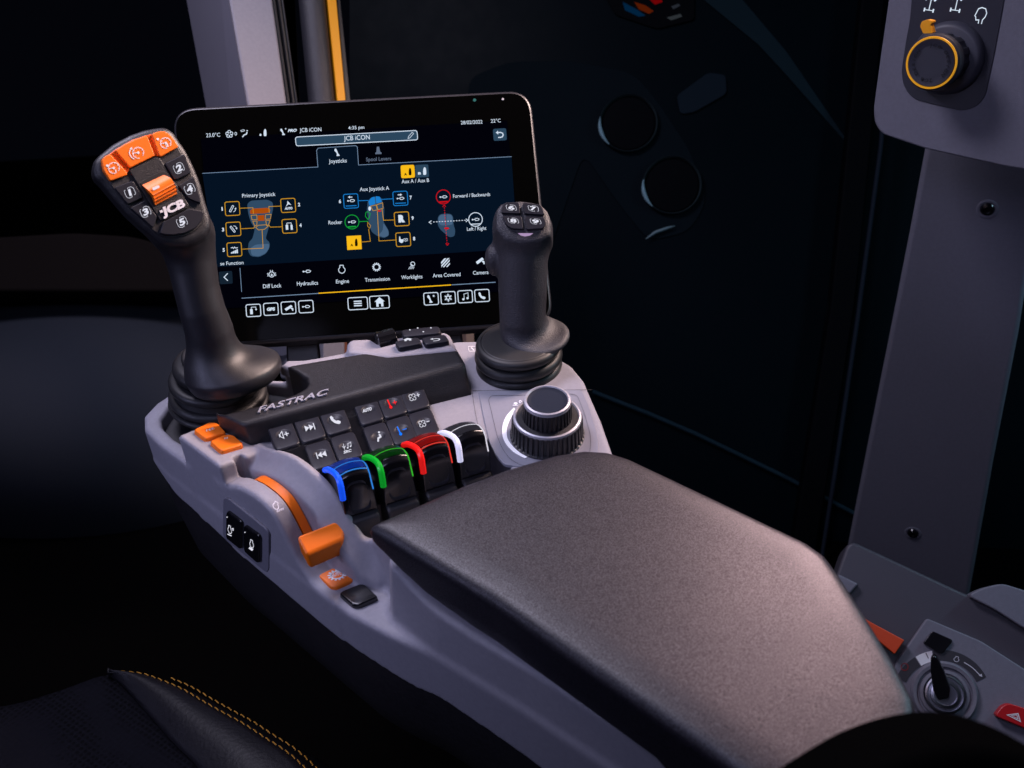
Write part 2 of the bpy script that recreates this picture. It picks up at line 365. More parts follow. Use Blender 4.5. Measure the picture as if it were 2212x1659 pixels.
        a.line([(-.6, -.9), (.6, -.9)], .12); a.line([(-.75, -.65), (-.45, -1.15)], .2); a.line([(.45, -.65), (.75, -1.15)], .2)
    elif kind == 'head': a.line([(-.2, 1), (-.2, .55), (-.65, .6), (-.75, .2), (-.9, .1), (-.7, -.35), (-.5, -.8), (0, -1), (.6, -.9), (.85, -.4), (.7, .1), (.35, .5), (.3, 1)], .13)
    elif kind == 'plus': a.line([(-1, 0), (1, 0)], .3)
    elif kind == 'pencil': a.line(roundpoly([(-.9, .9), (-.7, .3), (.5, -.95), (.9, -.55), (-.3, .7)], .08), .15, True)
    elif kind == 'lock': a.rfill([(-.6, -.1), (.6, -.1), (.6, .9), (-.6, .9)], .1); a.ring((0, -.1), .38, .2, 180, 360, 10)
    elif kind == 'vent': a.line(roundpoly([(-.95, -.85), (-.4, -1), (.1, -.95), (.1, -.7), (-.8, -.5)], .08), .13, True); a.disc((.8, -.7), .18); a.line([(.75, -.35), (.55, .2), (-.1, .4), (-.6, .95)], .3)
    art.T = T0; a.hold = h0; a.flush()
# ------------------------------------------------------------------ signed distance solids (moulded shells)
def smax(a, b, k):
    h = np.clip(.5+.5*(a-b)/k, 0, 1); return b+(a-b)*h+k*h*(1-h)
def smin(a, b, k): return -smax(-a, -b, k)
def poly2(X, Y, P):
    P = np.array(P, float); d = np.full(X.shape, 1e9); ins = np.zeros(X.shape, bool); n = len(P)
    for i in range(n):
        a, b = P[i-1], P[i]; ex, ey = b-a; wx, wy = X-a[0], Y-a[1]
        L = ex*ex+ey*ey
        if L < 1e-12: continue
        t = np.clip((wx*ex+wy*ey)/L, 0, 1); d = np.minimum(d, (wx-ex*t)**2+(wy-ey*t)**2)
        if ey != 0:
            c = ((a[1] <= Y) != (b[1] <= Y)) & (X < a[0]+(Y-a[1])/ey*ex); ins ^= c
    d = np.sqrt(d); return np.where(ins, -d, d)
def surfnet(Fv):
    nx, ny, nz_ = Fv.shape; S = Fv < 0
    cnt = np.zeros((nx-1, ny-1, nz_-1), np.int16); acc = np.zeros((nx-1, ny-1, nz_-1, 3), np.float32)
    sl = lambda o, n: slice(o, o+n-1)
    for ax in range(3):
        for i in (0, 1):
            for j in (0, 1):
                o = [0, 0, 0]; oth = [k for k in range(3) if k != ax]; o[oth[0]] = i; o[oth[1]] = j
                p = list(o); p[ax] = 1
                A = Fv[sl(o[0], nx), sl(o[1], ny), sl(o[2], nz_)]; Bq = Fv[sl(p[0], nx), sl(p[1], ny), sl(p[2], nz_)]
                c = (A < 0) != (Bq < 0); t = np.where(c, A/np.where(c, A-Bq, 1), 0)
                cnt += c
                acc[..., ax] += np.where(c, t, 0)
                acc[..., oth[0]] += np.where(c, i, 0); acc[..., oth[1]] += np.where(c, j, 0)
    m = cnt > 0; idx = np.full(cnt.shape, -1, np.int64); idx[m] = np.arange(m.sum())
    g = np.argwhere(m); V = acc[m]/cnt[m][:, None]+g
    quads = []
    for ax in range(3):
        a = [slice(None)]*3; b = [slice(None)]*3; a[ax] = slice(0, -1); b[ax] = slice(1, None)
        A, Bq = S[tuple(a)], S[tuple(b)]; e = A != Bq; oth = [(ax+1) % 3, (ax+2) % 3]
        q = np.argwhere(e); q = q[(q[:, oth[0]] > 0) & (q[:, oth[1]] > 0) & (q[:, oth[0]] < Fv.shape[oth[0]]-1) & (q[:, oth[1]] < Fv.shape[oth[1]]-1)]
        fl = A[q[:, 0], q[:, 1], q[:, 2]]
        ids = []
        for di, dj in ((0, 0), (-1, 0), (-1, -1), (0, -1)):
            r = q.copy(); r[:, oth[0]] += di; r[:, oth[1]] += dj; ids.append(idx[r[:, 0], r[:, 1], r[:, 2]])
        Q = np.stack(ids, 1); Q[~fl] = Q[~fl][:, ::-1]; quads.append(Q)
    return V, np.concatenate(quads)
def sdfmesh(name, fn, lo, hi, h, conv, m, parent=None, relax=2, label=None):
    lo = np.array(lo, float); hi = np.array(hi, float); n = np.ceil((hi-lo)/h).astype(int)+1
    ax = [lo[i]+h*np.arange(n[i]) for i in range(3)]
    X, Y = np.meshgrid(ax[0], ax[1], indexing='ij'); Fv = fn(X[..., None], Y[..., None], ax[2][None, None, :]).astype(np.float32)
    Fv = np.broadcast_to(Fv, tuple(n)).copy()
    for i in range(3):                # close the solid at the box
        a = [slice(None)]*3; a[i] = 0; Fv[tuple(a)] = abs(h); a[i] = -1; Fv[tuple(a)] = abs(h)
    V, Q = surfnet(Fv); V = V*h+lo; Pw = conv(V)
    me = bpy.data.meshes.new(name); me.vertices.add(len(Pw)); me.vertices.foreach_set('co', Pw.astype(np.float32).ravel())
    me.loops.add(Q.size); me.loops.foreach_set('vertex_index', Q.astype(np.int32).ravel())
    me.polygons.add(len(Q)); me.polygons.foreach_set('loop_start', np.arange(0, Q.size, 4, dtype=np.int32))
    me.update(calc_edges=True); me.validate(); me.materials.append(m); me.shade_smooth()
    o = link(bpy.data.objects.new(name, me))
    if label: o['label'] = label
    if relax:
        s = o.modifiers.new('relax', 'SMOOTH'); s.iterations = relax; s.factor = .5
    return adopt(o, parent)
def toW(V): return B0+V[:, :1]*SV/1000+V[:, 1:2]*TV/1000+V[:, 2:3]*np.array((0, 0, .001))
def stpoly(pts, z): return [ST(x, y, z) for x, y in pts]
C3 = crop(320, 780, 900); C4 = crop(280, 820, 500); C5 = crop(700, 780, 500); C5b = crop(630, 930, 460); C7 = crop(480, 1180, 480)
R1 = crop(180, 280, 560); R2 = crop(450, 230, 900); R4 = lambda x, y: (973.5+.4*x, 380.5+.4*y)
C6 = crop(1130, 900, 400); TRb = lambda x, y: (1840.7+.2240*x, .2240*y); IGN = lambda x, y: (1769.9+.28*x, 1194.7+.28*y)
UP = (0, 0, 1)
# rows of controls run along RV, columns towards the operator along QV
RV = SV*.40+TV*.917; QV = SV*.917-TV*.40

# ================================================================== 1 control console
con = thing('control_console', fromST(150, 90, -60), 'light grey moulded control console carrying the joysticks, keypad and levers', 'control console')
WALL = [(-86, 66), (-90, 46), (-87, 27), (-79, 11), (-63, 2), (-35, -.5), (0, 0), (150, 0), (190, 1), (225, 7), (260, 15), (330, 22), (460, 30)]
PIT = [(-78, 52), (-74, 32), (-64, 18), (-54, 13), (-34, 11), (-18, 12), (3, 18), (20, 40)]+[(26, 44), (44, 58), (60, 72), (64, 84), (58, 96), (40, 110), (20, 116), (0, 118), (-16, 114), (-30, 108), (-62, 90)]
BLOCK = stpoly([(747, 764), (748, 740), (760, 732), (801, 731), (818, 742), (838, 741), (850, 729), (962, 716), (973, 722), (991, 758), (838, 775), (790, 770)], 40)
STRIP = stpoly([(600, 788), (619, 781), (680, 772), (750, 759), (800, 775), (640, 800)], 36)
BOTS = [-100, -74, -60, -45, -30, 7, 61, 161, 191, 240, 262, 303, 337, 480]
BOTZ = [-26, -28, -38, -46, -52, -57, -65, -69, -69, -76, -72, -74, -77, -84]
DRS = [50, 62, 75, 90, 102, 112, 119, 126, 132, 138, 146, 154, 170]
DRZ = [8, 12, 18.5, 22.5, 23.5, 22, 18, 8, -4, -16, -25, -29, -31]
RDS = [44, 60, 73, 95, 108, 118, 132, 142, 150, 160, 170, 180, 192]
RDZ = [23, 25, 29, 36, 37, 36, 32.5, 27, 20, 10, 0, -12, -24]
WELL = [(138, 43), (150, 42), (170, 41), (182, 43), (208, 62), (225, 110), (205, 154), (180, 158)]
_d1 = np.array(spline(list(zip(DRS, DRZ)), 8)); DRS, DRZ = _d1[:, 0], _d1[:, 1]
_d1 = np.array(spline(list(zip(RDS, RDZ)), 8)); RDS, RDZ = _d1[:, 0], _d1[:, 1]
def body(X, Y, Z):
    big = 1e3
    foot = poly2(X, Y, WALL+[(460, 175), (300, 172), (258, 198), (228, 222), (199, 243), (184, 254), (164, 263), (144, 266), (110, 258), (81, 244), (65, 230), (20, 160), (-24, 120), (-60, 96)])
    deckp = poly2(X, Y, [(3, 38), (30, 38), (60, 40), (90, 42), (136, 43), (150, 50), (190, 52), (215, 66), (460, 66), (460, 175), (300, 172), (258, 198), (228, 222), (199, 243), (184, 254), (164, 263), (144, 266), (110, 258), (81, 244), (65, 230), (20, 160), (-26, 120), (-10, 80)])
    deck = smax(deckp, Z-20., 3.5)
    base = smax(foot, Z+0*X, 5)                       # rim level
    base = np.where(X > 20, np.maximum(base, Z+30), base) if False else base
    lim = smax(base, X-8, 3)                         # rim only at the front end
    plat = smax(poly2(X, Y, [(2, .4), (57, .3), (62, 46), (0, 46)]), Z-(27-.18*(Y-4)), 3.5)
    core = smax(foot, Z+31, 5)
    drs = np.interp(X, DRS, DRZ); slope = np.abs(np.gradient(drs, axis=0))
    drum = smax(smax(poly2(X, Y, [(45, .3), (175, .3), (175, 34), (45, 34)]), (Z-drs)/np.sqrt(1+(np.interp(X, DRS[:-1], np.diff(DRZ)/np.diff(DRS)))**2), 4), 0*Z-100, 1)
    lip = np.interp(X, RDS, RDZ)+np.clip((Y-37)*.0, 0, 3)
    dip = np.interp(Y, [17, 21, 28, 34.5, 36.5, 42], [-18, -12, -6.5, 0, 0, -4.5])
    ridge = smax(poly2(X, Y, [(52, 19), (150, 19), (178, 22), (190, 28), (184, 37), (150, 41), (62, 42), (52, 42)]), (Z-lip-dip)/np.sqrt(1+(np.interp(X, RDS[:-1], np.diff(RDZ)/np.diff(RDS)))**2), 3.2)
    sup = smax(poly2(X, Y, [(150, 36), (180, 34), (201, 31), (209, 21), (217, 16.5), (262, 15.5), (330, 22.3), (460, 30.3), (460, 170), (150, 170)])+np.clip(Z+30, 0, 50)*.10, Z-np.interp(X, [150, 165, 172, 180, 190, 206, 224, 250, 290], [-16, -6, 0, 5, 11, 18, 16, 9, 5.5])+np.where(Y > 42, 1, 0)*np.clip(6-np.interp(X, [150, 165, 172, 180, 190, 206, 224, 250, 290], [-16, -6, 0, 5, 11, 18, 16, 9, 5.5]), -99, 0)*-1, 4)
    d = smin(core, lim, 3)
    d = smin(d, deck, 4); d = smin(d, plat, 4)
    d = smin(d, drum, 3.5); d = smin(d, ridge, 3); d = smin(d, sup, 7)
    d = smin(d, smax(poly2(X, Y, BLOCK), Z-41, 6), 5)
    d = smax(d, -smax(poly2(X, Y, PIT), -(Z+16), 2), 4)          # joystick pit
    d = smin(d, smax(smax(poly2(X, Y, STRIP), Z-36, 4), 25-Z, 2), 2)
    d = smax(d, -smax(poly2(X, Y, WELL), -(Z+34), 2), 3)         # lever well
    slot = smax(smax(np.abs(Y-16.8)-3.7, np.abs(X-97)-44, 1), (drs-9)-Z, 1)
    d = smax(d, -slot, 1.5)
    d = smax(d, np.interp(X, BOTS, BOTZ)-Z, 2)
    d = smax(d, np.abs(X-30)*0-(Z+100), 1)
    return d
sdfmesh('body_shell', body, (-98, -10, -92), (455, 275, 48), 1.5, toW, GREY, con, relax=2, label='light lavender grey moulded shell')
# dark underside, tapering inwards
lv = []
OUTL = WALL[:-1]+[(400, 26.5), (440, 29), (450, 31), (454, 40), (455, 80), (455, 150), (450, 168), (440, 172), (380, 172), (300, 170), (258, 190), (190, 240), (110, 250), (20, 155), (-60, 92)]
cen = np.array((150, 100.))
for z, f, dz in ((-36, .972, 0), (-80, .972, 0), (-130, .93, 0), (-175, .80, 0), (-205, .55, 0)):
    lv.append([fromST(*(cen+(np.array(p)-cen)*f), z) for p in spline(OUTL, 4, True)])
n = len(lv[0]); vs = sum(lv, []); fs = [(i*n+j, i*n+(j+1) % n, (i+1)*n+(j+1) % n, (i+1)*n+j) for i in range(4) for j in range(n)]+[tuple(range(4*n, 5*n))]
mk('lower_shell', vs, fs, SOFT, con, True, label='dark underside shell')
# black cover with the wordmark
ARC = stpoly([(487, 894), (560, 876), (608, 862), (638, 851), (658, 840), (665, 830), (662, 817), (640, 803), (619, 791)], 40)
COVP = ARC+stpoly([(785, 763), (797, 763), (837, 771), (989, 756), (1003, 780)], 40)+[ST(1019, 853, 20), ST(790, 912, 20), ST(541, 962, 22), (10, 27)]
_a = np.array(ST(543, 964, 22)); _b = np.array(ST(1020, 856, 20)); _d = nz(_b-_a); _n = np.array((_d[1], -_d[0]))
if np.dot(_n, (1, -.3)) < 0: _n = -_n
def cover(X, Y, Z):
    q = (X-_a[0])*_n[0]+(Y-_a[1])*_n[1]; al = ((X-_a[0])*_d[0]+(Y-_a[1])*_d[1])/np.linalg.norm(_b-_a)
    run = 4+12*np.clip(al, 0, 1)
    return smax(smax(poly2(X, Y, COVP), Z-(40.5-.0*X), 3), (q+run*(Z-20)/20.)*.8, 3.5)
cov = sdfmesh('top_cover', cover, (-5, 20, 4), (145, 215, 46), 1.2, toW, SOFT, con, relax=2, label='black textured cover with FASTRAC lettering')
cp = flat(.0408)
a = Art(cp, 0.0001, C5b)
a.T = C4; a.text('FASTRAC', (1545, 840), (2325, 634), 54, .35, .012)
o = a.done('lettering', SILVER, cov, 'silver FASTRAC lettering')
so = o.modifiers.new('s', 'SOLIDIFY'); so.thickness = .0012; so.offset = 1
# rear buttons and thumb roller
bp = flat(.0412)
def radial_key(name, pl, T, c, ax, ay, h0, h1, m, parent, p=5, dim=.55, dep=.0009, bev=.12, label=None, corner=None):
    """key cap: rounded square that carries a round finger dimple"""
    C0 = pl.ab(*T(*c)); A = pl.ab(*T(c[0]+ax[0], c[1]+ax[1]))-C0; Bb = pl.ab(*T(c[0]+ay[0], c[1]+ay[1]))-C0
    N = 48; vs = []; rings = []
    sz = min(np.linalg.norm(A), np.linalg.norm(Bb))
    def rr(k, hgt, rad=None):
        for j in range(N):
            an = 2*math.pi*j/N; cs, sn = math.cos(an), math.sin(an)
            if rad is None:
                r = (abs(cs)**p+abs(sn)**p)**(-1/p)*k; vs.append(pl.pt(C0+A*cs*r+Bb*sn*r, hgt))
            else: 
                vs.append(pl.pt(C0+(nz(A)*cs+nz(Bb)*sn)*rad, hgt))
    rr(1, h0); rr(1, h1-.0009); rr(1-bev*.35, h1-.0002); rr(1-bev, h1)
    K = 4
    if dim:
        R_ = sz*dim
        rr(0, h1, R_*1.04)
        for q in (1, .9, .7, .45, .2): rr(0, h1-dep*(1-q*q), R_*q)
        K = 10
    fs = [(i*N+j, i*N+(j+1) % N, (i+1)*N+(j+1) % N, (i+1)*N+j) for i in range(K-1) for j in range(N)]+[tuple(range((K-1)*N, K*N))]
    o = mk(name, vs, fs, m, parent, True, label=label)
    bm = bmesh.new(); bm.from_mesh(o.data); bmesh.ops.recalc_face_normals(bm, faces=bm.faces)
    if sum(f.normal.dot(Vector(pl.n))*f.calc_area() for f in bm.faces) < 0: bmesh.ops.reverse_faces(bm, faces=bm.faces)
    bm.to_mesh(o.data); bm.free()
    o.data.set_sharp_from_angle(angle=math.radians(50)); return o
k = radial_key('push_button', bp, C5, (1318, 290), (128, -24), (22, 36), -.002, .004, KEYM, con, p=7, dim=0, label='black button with white home symbol')
a = Art(bp, .0042, C5); icon('home', a, (1312, 262), (52, -6), (4, 16)); a.done('symbol', E_WK, k)
k = radial_key('push_button', bp, C5, (1608, 258), (130, -20), (24, 38), -.002, .004, KEYM, con, p=7, dim=0, label='black button with white back arrow')
a = Art(bp, .0042, C5); icon('back', a, (1610, 262), (56, -6), (6, 18)); a.done('symbol', E_WK, k)
k = radial_key('push_button', bp, C5, (1455, 172), (205, -22), (14, 38), -.002, .004, KEYM, con, p=9, dim=0, label='wide black rocker button with four small arrows')
a = Art(bp, .0042, C5)
for q in ((1335, 158), (1480, 178), (1562, 136), (1420, 138)): a.disc(q, 9, ry=6)
a.done('symbol', E_WK, k)
ro = []
for j in range(24):
    an = math.pi*2*j/24; ro.append((.0085 - (.0008 if j % 2 else 0), an))
P0 = bp.hit(*C5(1075, 222)); ax_ = nz(RV); vv = []; ff = []
for e in (-1, 1):
    for r, an in ro: vv.append(P0+ax_*e*.0075+QV*r*math.cos(an)+np.array(UP)*r*math.sin(an))
for j in range(24): ff.append((j, (j+1) % 24, 24+(j+1) % 24, 24+j))
ff += [tuple(range(24))[::-1], tuple(range(24, 48))]
bevel(mk('scroll_wheel', vv, ff, GLOSS, con, label='ribbed black thumb wheel'), .0004, 2)
# knob panel inlay
kp = flat(.0200)
pan = pslab('dial_panel', [(205, 305), (1605, 295), (1690, 480), (1800, 830), (1830, 1000), (1825, 1200), (1500, 1420), (560, 1302), (450, 1180), (360, 1000), (300, 760)], kp, -.002, .0008, PANEL, con, bev=.0004, T=C6, rnd=.003, label='smooth satin panel round the rotary dial')
a = Art(kp, .0012, C6)
a.line(roundpoly([(345, 430), (385, 380), (1490, 358), (1550, 390), (1640, 620), (1720, 900), (1725, 1050), (1700, 1200), (800, 1330), (640, 1240), (540, 1110), (470, 950)], 60), 4, True)
a.done('marking', KEYM, con, 'thin dark outline printed on the dial panel')
a = Art(kp, .0014, C6)
oa = spline([(690, 545), (600, 640), (548, 740), (530, 850), (545, 960), (600, 1060), (680, 1140), (760, 1190), (835, 1228)], 4)
ia = spline([(710, 570), (655, 670), (612, 770), (592, 860), (604, 960), (660, 1050), (730, 1120), (790, 1165), (875, 1212)], 4)
b_ = len(oa); a.add([a.P(p) for p in oa+ia], [(i, i+1, b_+i+1, b_+i) for i in range(b_-1)])
a.disc((712, 488), 26, ry=14); a.line([(672, 512), (745, 512)], 8); a.ring((775, 462), 14, 9)
a.done('marking', mat('glowing_arc_print', (.8, .8, .86), .4, emit=(.7, .72, .9), es=.25), con, 'tapering white arc and small symbols beside the dial')  # white print given a faint glow of its own
# deck marking by the small joystick
a = Art(kp, .0006, C5); a.rrect(quad((2012, 322), 48, 26, -.02, .2), 12, 5); icon('joy', a, (2010, 322), (22, 0), (4, 17)); a.done('marking', WHITE, con, 'small boxed joystick symbol printed beside the gaiter')
# seam line across the deck
a = Art(kp, .0005, C6); a.line([(130, 303), (1745, 290)], 5); a.line([(125, 330), (160, 560), (215, 830)], 4); a.done('panel_seam', DARK, con)
# orange buttons on the shelf
pl1 = Plane(fromST(20, 20, 24.2), np.array(UP)*.98-TV*.0+TV*.17*-1*-1*.0+TV*.17, SV)
def cap(pts, T, pl, h0, h1, m, label, parent=con, rnd=.0025, bev=.0015, name='push_button'):
    return pslab(name, pts, pl, h0, h1, m, parent, bev=bev, rnd=rnd, T=T, inset=.05, label=label)
k = cap([(845, 1050), (1020, 965), (1110, 968), (1205, 1070), (1205, 1090), (980, 1150), (945, 1130)], C4, pl1, -.003, .0035, ORANGE, 'orange H/L button at the console corner')
a = Art(pl1, .0038, C4); a.text('H/L', (992, 1078), (1085, 1050), 22, .2, .02); a.done('symbol', WHITE, k)
k = cap([(1018, 1175), (1190, 1098), (1285, 1100), (1388, 1190), (1388, 1215), (1160, 1285), (1120, 1265)], C4, pl1, -.003, .0035, ORANGE, 'orange N button nearer the throttle')
a = Art(pl1, .0038, C4); a.text('N', (1190, 1165), (1228, 1154), 20, .1, .02); a.done('symbol', WHITE, k)
pl2 = flat(-.0305)
k = cap([(1368, 1075), (1400, 1048), (1600, 952), (1650, 950), (1800, 1080), (1795, 1110), (1580, 1210), (1510, 1205)], C7, pl2, -.002, .0035, ORANGE, 'orange AUTO gear button on the lower shelf')
a = Art(pl2, .0038, C7); icon('gear', a, (1588, 1072), (105, -22), (22, 60)); a.text('AUTO', (1512, 1100), (1660, 1064), 36, .1, .03); a.done('symbol', WHITE, k)
cap([(1602, 1275), (1640, 1240), (1840, 1160), (1895, 1162), (2045, 1300), (2040, 1320), (1830, 1410), (1760, 1405)], C7, pl2, -.002, .0035, GLOSS, 'blank black button on the lower shelf')
# side switches on the wall
sp = Plane(fromST(0, -.3, 0), -TV, SV)
plate = pslab('switch_plate', [(310, 170), (345, 145), (790, 500), (825, 560), (825, 960), (800, 1000), (330, 620), (305, 560)], sp, -.002, .0012, GREYD, con, bev=.0008, rnd=.004, T=C7, label='recessed side plate holding two black switches')
s1 = pslab('side_switch', [(385, 290), (530, 400), (548, 430), (545, 700), (525, 715), (380, 600), (368, 570), (370, 310)], sp, .0, .0035, GLOSS, plate, bev=.0012, rnd=.002, T=C7)
s2 = pslab('side_switch', [(580, 450), (735, 560), (752, 600), (748, 860), (720, 870), (585, 750), (570, 720), (568, 470)], sp, .0, .0035, GLOSS, plate, bev=.0012, rnd=.002, T=C7)
a = Art(sp, .0037, C7)
for (x, y), t in (((418, 490), 1), ((665, 650), 0)):
    icon('engine', a, (x, y), (26, 14), (2, 46))
    a.line([(x-25, y+50), (x+20, y+72)] if t else [(x-28, y+42), (x+12, y+70)], 9 if t else 22)
    if t: a.line([(x+22, y-8), (x+38, y-12), (x+38, y+14)], 9)
a.disc((388, 350), 6); a.disc((590, 520), 6); a.done('switch_symbols', E_WK, con, 'small engine symbols on the side switches')
# RPM mark on the drum
dpl = Plane(fromST(100, 8, 24.3), nz(np.array(UP)*.99+SV*.08), SV)
a = Art(dpl, .0004, C7); icon('engine', a, (893, 252), (40, 22), (-8, 42), .1); a.text('RPM', (905, 330), (985, 300), 24, .15, 0); a.done('marking', PALE, con, 'engine outline and RPM printed on the throttle drum')
# ================================================================== 2 keypad
kpl = flat(.0315, RV)
pad = thing('keypad', fromST(100, 95, 20), 'black keypad of two rows of backlit keys between the cover and the coloured levers', 'keypad')
COLV = (305, -90); ROWV = (125, 315)
base = pslab('keypad_base', [(118, 560), (128, 525), (160, 508), (1010, 292), (1112, 258), (1925, 38), (2100, 560), (2085, 600), (1300, 840), (1195, 862), (655, 1040), (480, 905), (215, 805)], flat(.0294, RV), -.012, 0, GLOSS, pad, bev=.0015, rnd=.003, T=C5b, label='black base tray of the keypad')
keys = [((295, 625), 'vol+', 'volume up'), ((600, 540), 'next', 'skip forward'), ((900, 450), 'phone', 'phone'), ((1290, 335), 'AUTO', 'AUTO'), ((1565, 255), 'temp+', 'red temperature up'), ((1830, 180), 'fan+', 'fan speed up'),
        ((420, 945), None, 'half hidden blank'), ((735, 860), 'prev', 'skip back'), ((1035, 765), 'src', 'SRC source'), ((1410, 650), 'seat', 'seat'), ((1680, 570), 'temp-', 'blue temperature down'), ((1945, 490), 'fan-', 'fan speed down')]
for i, (c, ic, lb) in enumerate(keys):
    wx = .472 if i % 6 not in (3, 4, 5) else .445
    k = radial_key('key', kpl if ic else flat(.0265, RV), C5b, c, (COLV[0]*wx, COLV[1]*wx), (ROWV[0]*.465, ROWV[1]*.465), -.008, 0, KEYM, pad, p=9, dim=.64, dep=.0016, bev=.1, label=lb+' key')
    if ic:
        a = Art(kpl, .0003, C5b); e = E_WK
        if ic == 'temp+': e = E_RK
        if ic == 'temp-': e = E_BK
        if ic == 'AUTO': a.text('AUTO', (c[0]-62, c[1]+40), (c[0]+48, c[1]+8), 34, .25, .05)
        elif ic == 'src': icon('src', a, (c[0]+8, c[1]+20), (58, -16), (10, 58))
        else: icon(ic, a, (c[0]+8, c[1]+8), (56, -15), (18, 56))
        a.done('symbol', e, k)
# ================================================================== 3 coloured levers
def strip_lights(idx):
    cols = [((20, 90, 255), (60, 150, 255), 'blue', .9), ((5, 165, 40), (70, 215, 60), 'green', .8), ((240, 25, 22), (255, 70, 60), 'red', .9), ((225, 225, 255), (245, 240, 255), 'white', 1.0)]
    return cols[idx]
PROF = [(-27, -20), (-27, 10), (-26, 20), (-22, 26.5), (-14, 31.2), (-6, 34.2), (1, 35), (5, 32.5), (7.5, 24), (9.5, 13), (10, 3)]
def ltop(u): return 2.8*(1-(u*1.0)**2)
def lev_pt(u, q, z, wd=10.8):
    k = 1+max(0, (24-z))*.005; x = u*wd*k
    if u < 0: x *= 1+.45*max(0, -q-4)/22.
    return np.array((x, -q, z+(ltop(u) if z > 15 else ltop(u)*max(0, z)/15.)))/1000
def make_lever(i, crest):
    c1, c2, nm, es = strip_lights(i)
    lbls = ['glossy black lever edged in blue light, nearest the orange throttle', 'glossy black lever edged in green light, between blue and red', 'glossy black lever edged in red light, between green and white', 'glossy black lever edged in white light, nearest the rotary dial']
    root = thing('spool_lever', crest, lbls[i], 'lever', 'colour-lit levers in front of the armrest')
    # local axes: x along the row, -y towards the operator
    mtx = Matrix(((RV[0], -QV[0], 0), (RV[1], -QV[1], 0), (0, 0, 1))).to_4x4()
    root.rotation_euler = mtx.to_euler(); base = np.array((-11.5, 0, 38.0))/1000; off = -base
    def lmk(name, vs, fs, m, sm=True, par=root, ang=40, bv=0):
        me = bpy.data.meshes.new(name); me.from_pydata([tuple(v+np.array((.0108, .005, -.0325))) for v in vs], [], fs); me.materials.append(m); me.update()
        o = link(bpy.data.objects.new(name, me)); o.parent = par
        bm = bmesh.new(); bm.from_mesh(me); bmesh.ops.recalc_face_normals(bm, faces=bm.faces); bm.to_mesh(me); bm.free()
        if sm: me.shade_smooth(); me.set_sharp_from_angle(angle=math.radians(ang))
        if bv: bevel(o, bv, 3)
        return o
    us = np.linspace(-1, 1, 9); n = len(PROF); vs = [lev_pt(u, q, z) for u in us for q, z in PROF]
    fs = [(i_*n+j, i_*n+j+1, (i_+1)*n+j+1, (i_+1)*n+j) for i_ in range(8) for j in range(n-1)]+[(i_*n+n-1, i_*n, (i_+1)*n, (i_+1)*n+n-1) for i_ in range(8)]
    fs += [tuple(range(n)), tuple(range(8*n, 9*n))]
    lmk('lever_body', vs, fs, GLOSS, bv=.0009)
    # thumb pad on the front face
    def face(u, v, h):       # u -1..1, v 0..1 down the front
        q = 5.2+4.6*v+h; z = 31-27*v; return np.array((u*10.6, -q+.4-.4*v, z+ltop(u)*.6*(1-v)))/1000
    vs = []; fs = []; N = 32
    for rad, h in ((.80, 0), (.80, 1.2), (.74, 1.6), (.66, 1.2), (.62, .4), (.3, .2)):
        for j in range(N):
            an = 2*math.pi*j/N; cs, sn = math.cos(an), math.sin(an); r = (abs(cs)**4+abs(sn)**4)**(-.25)*rad
            vs.append(face(cs*r*.95, .5+sn*r*.54, h))
    fs = [(a_*N+j, a_*N+(j+1) % N, (a_+1)*N+(j+1) % N, (a_+1)*N+j) for a_ in range(5) for j in range(N)]+[tuple(range(5*N, 6*N))]
    lmk('thumb_pad', vs, fs, KEYM)
    vs = []
    for q0, z0 in ((-10, -20), (12, -20), (17, -10), (16.5, -5), (11, -3), (-10, -3)):
        pass
    PB = [(-25, -30), (15.5, -30), (16.5, -3), (14.5, 2.5), (8, 4.5), (-25, 4.5)]; us2 = (-1.02, 1.02)
    vs = [np.array((u*11.3, -q, z))/1000 for u in us2 for q, z in PB]; m_ = 6
    lmk('lever_base', vs, [tuple(range(6)), tuple(range(6, 12))]+[(j, (j+1) % 6, 6+(j+1) % 6, 6+j) for j in range(6)], GRIP, bv=.0018)
    def ribbon(name, path, w, m, lift=.5):
        P = [np.array(p) for p in path]; r_ = w/2; pts = spline(P, 5)
        N2 = 8; vs = []; up = None
        for k2, p in enumerate(pts):
            t = nz(pts[min(k2+1, len(pts)-1)]-pts[max(k2-1, 0)])
            if up is None: up = nz(np.cross(t, (.3, .8, .5)))
            up = nz(up-t*np.dot(up, t)); sd = np.cross(t, up)
            for j in range(N2): an = 2*math.pi*j/N2; vs.append(p+(up*math.cos(an)+sd*math.sin(an))*r_/1000)
        fs = [(k2*N2+j, k2*N2+(j+1) % N2, (k2+1)*N2+(j+1) % N2, (k2+1)*N2+j) for k2 in range(len(pts)-1) for j in range(N2)]+[tuple(range(N2)), tuple(range((len(pts)-1)*N2, len(pts)*N2))]
        lmk(name, vs, fs, m)
    m1 = mat('lever_light_'+nm, tuple(v*.8 for v in srgb(*c1)), .35, emit=srgb(*c1), es=es*.55); m2 = emis('lever_thin_light_'+nm, c2, es*.8)
    left = [np.array((x, -q, z))/1000 for x, q, z in [(-14.6, -22, 24.5), (-13.4, -16, 29), (-11.9, -9, 32.3), (-10.6, -2, 34.4), (-10.2, 2.6, 34.4), (-10.2, 5.8, 31.6), (-10.5, 7.8, 26), (-10.8, 9.2, 20.5)]]
    ribbon('light_strip', left, 4.4, m1)
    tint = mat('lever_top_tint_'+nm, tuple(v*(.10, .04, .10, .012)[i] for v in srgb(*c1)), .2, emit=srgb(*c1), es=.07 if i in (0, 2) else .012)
    tq = [(-19, 28.4), (-14, 31.2), (-10, 32.8), (-6, 34.2), (-2, 34.7), (1, 35.0)]; tu = np.linspace(-.86, .86, 9)
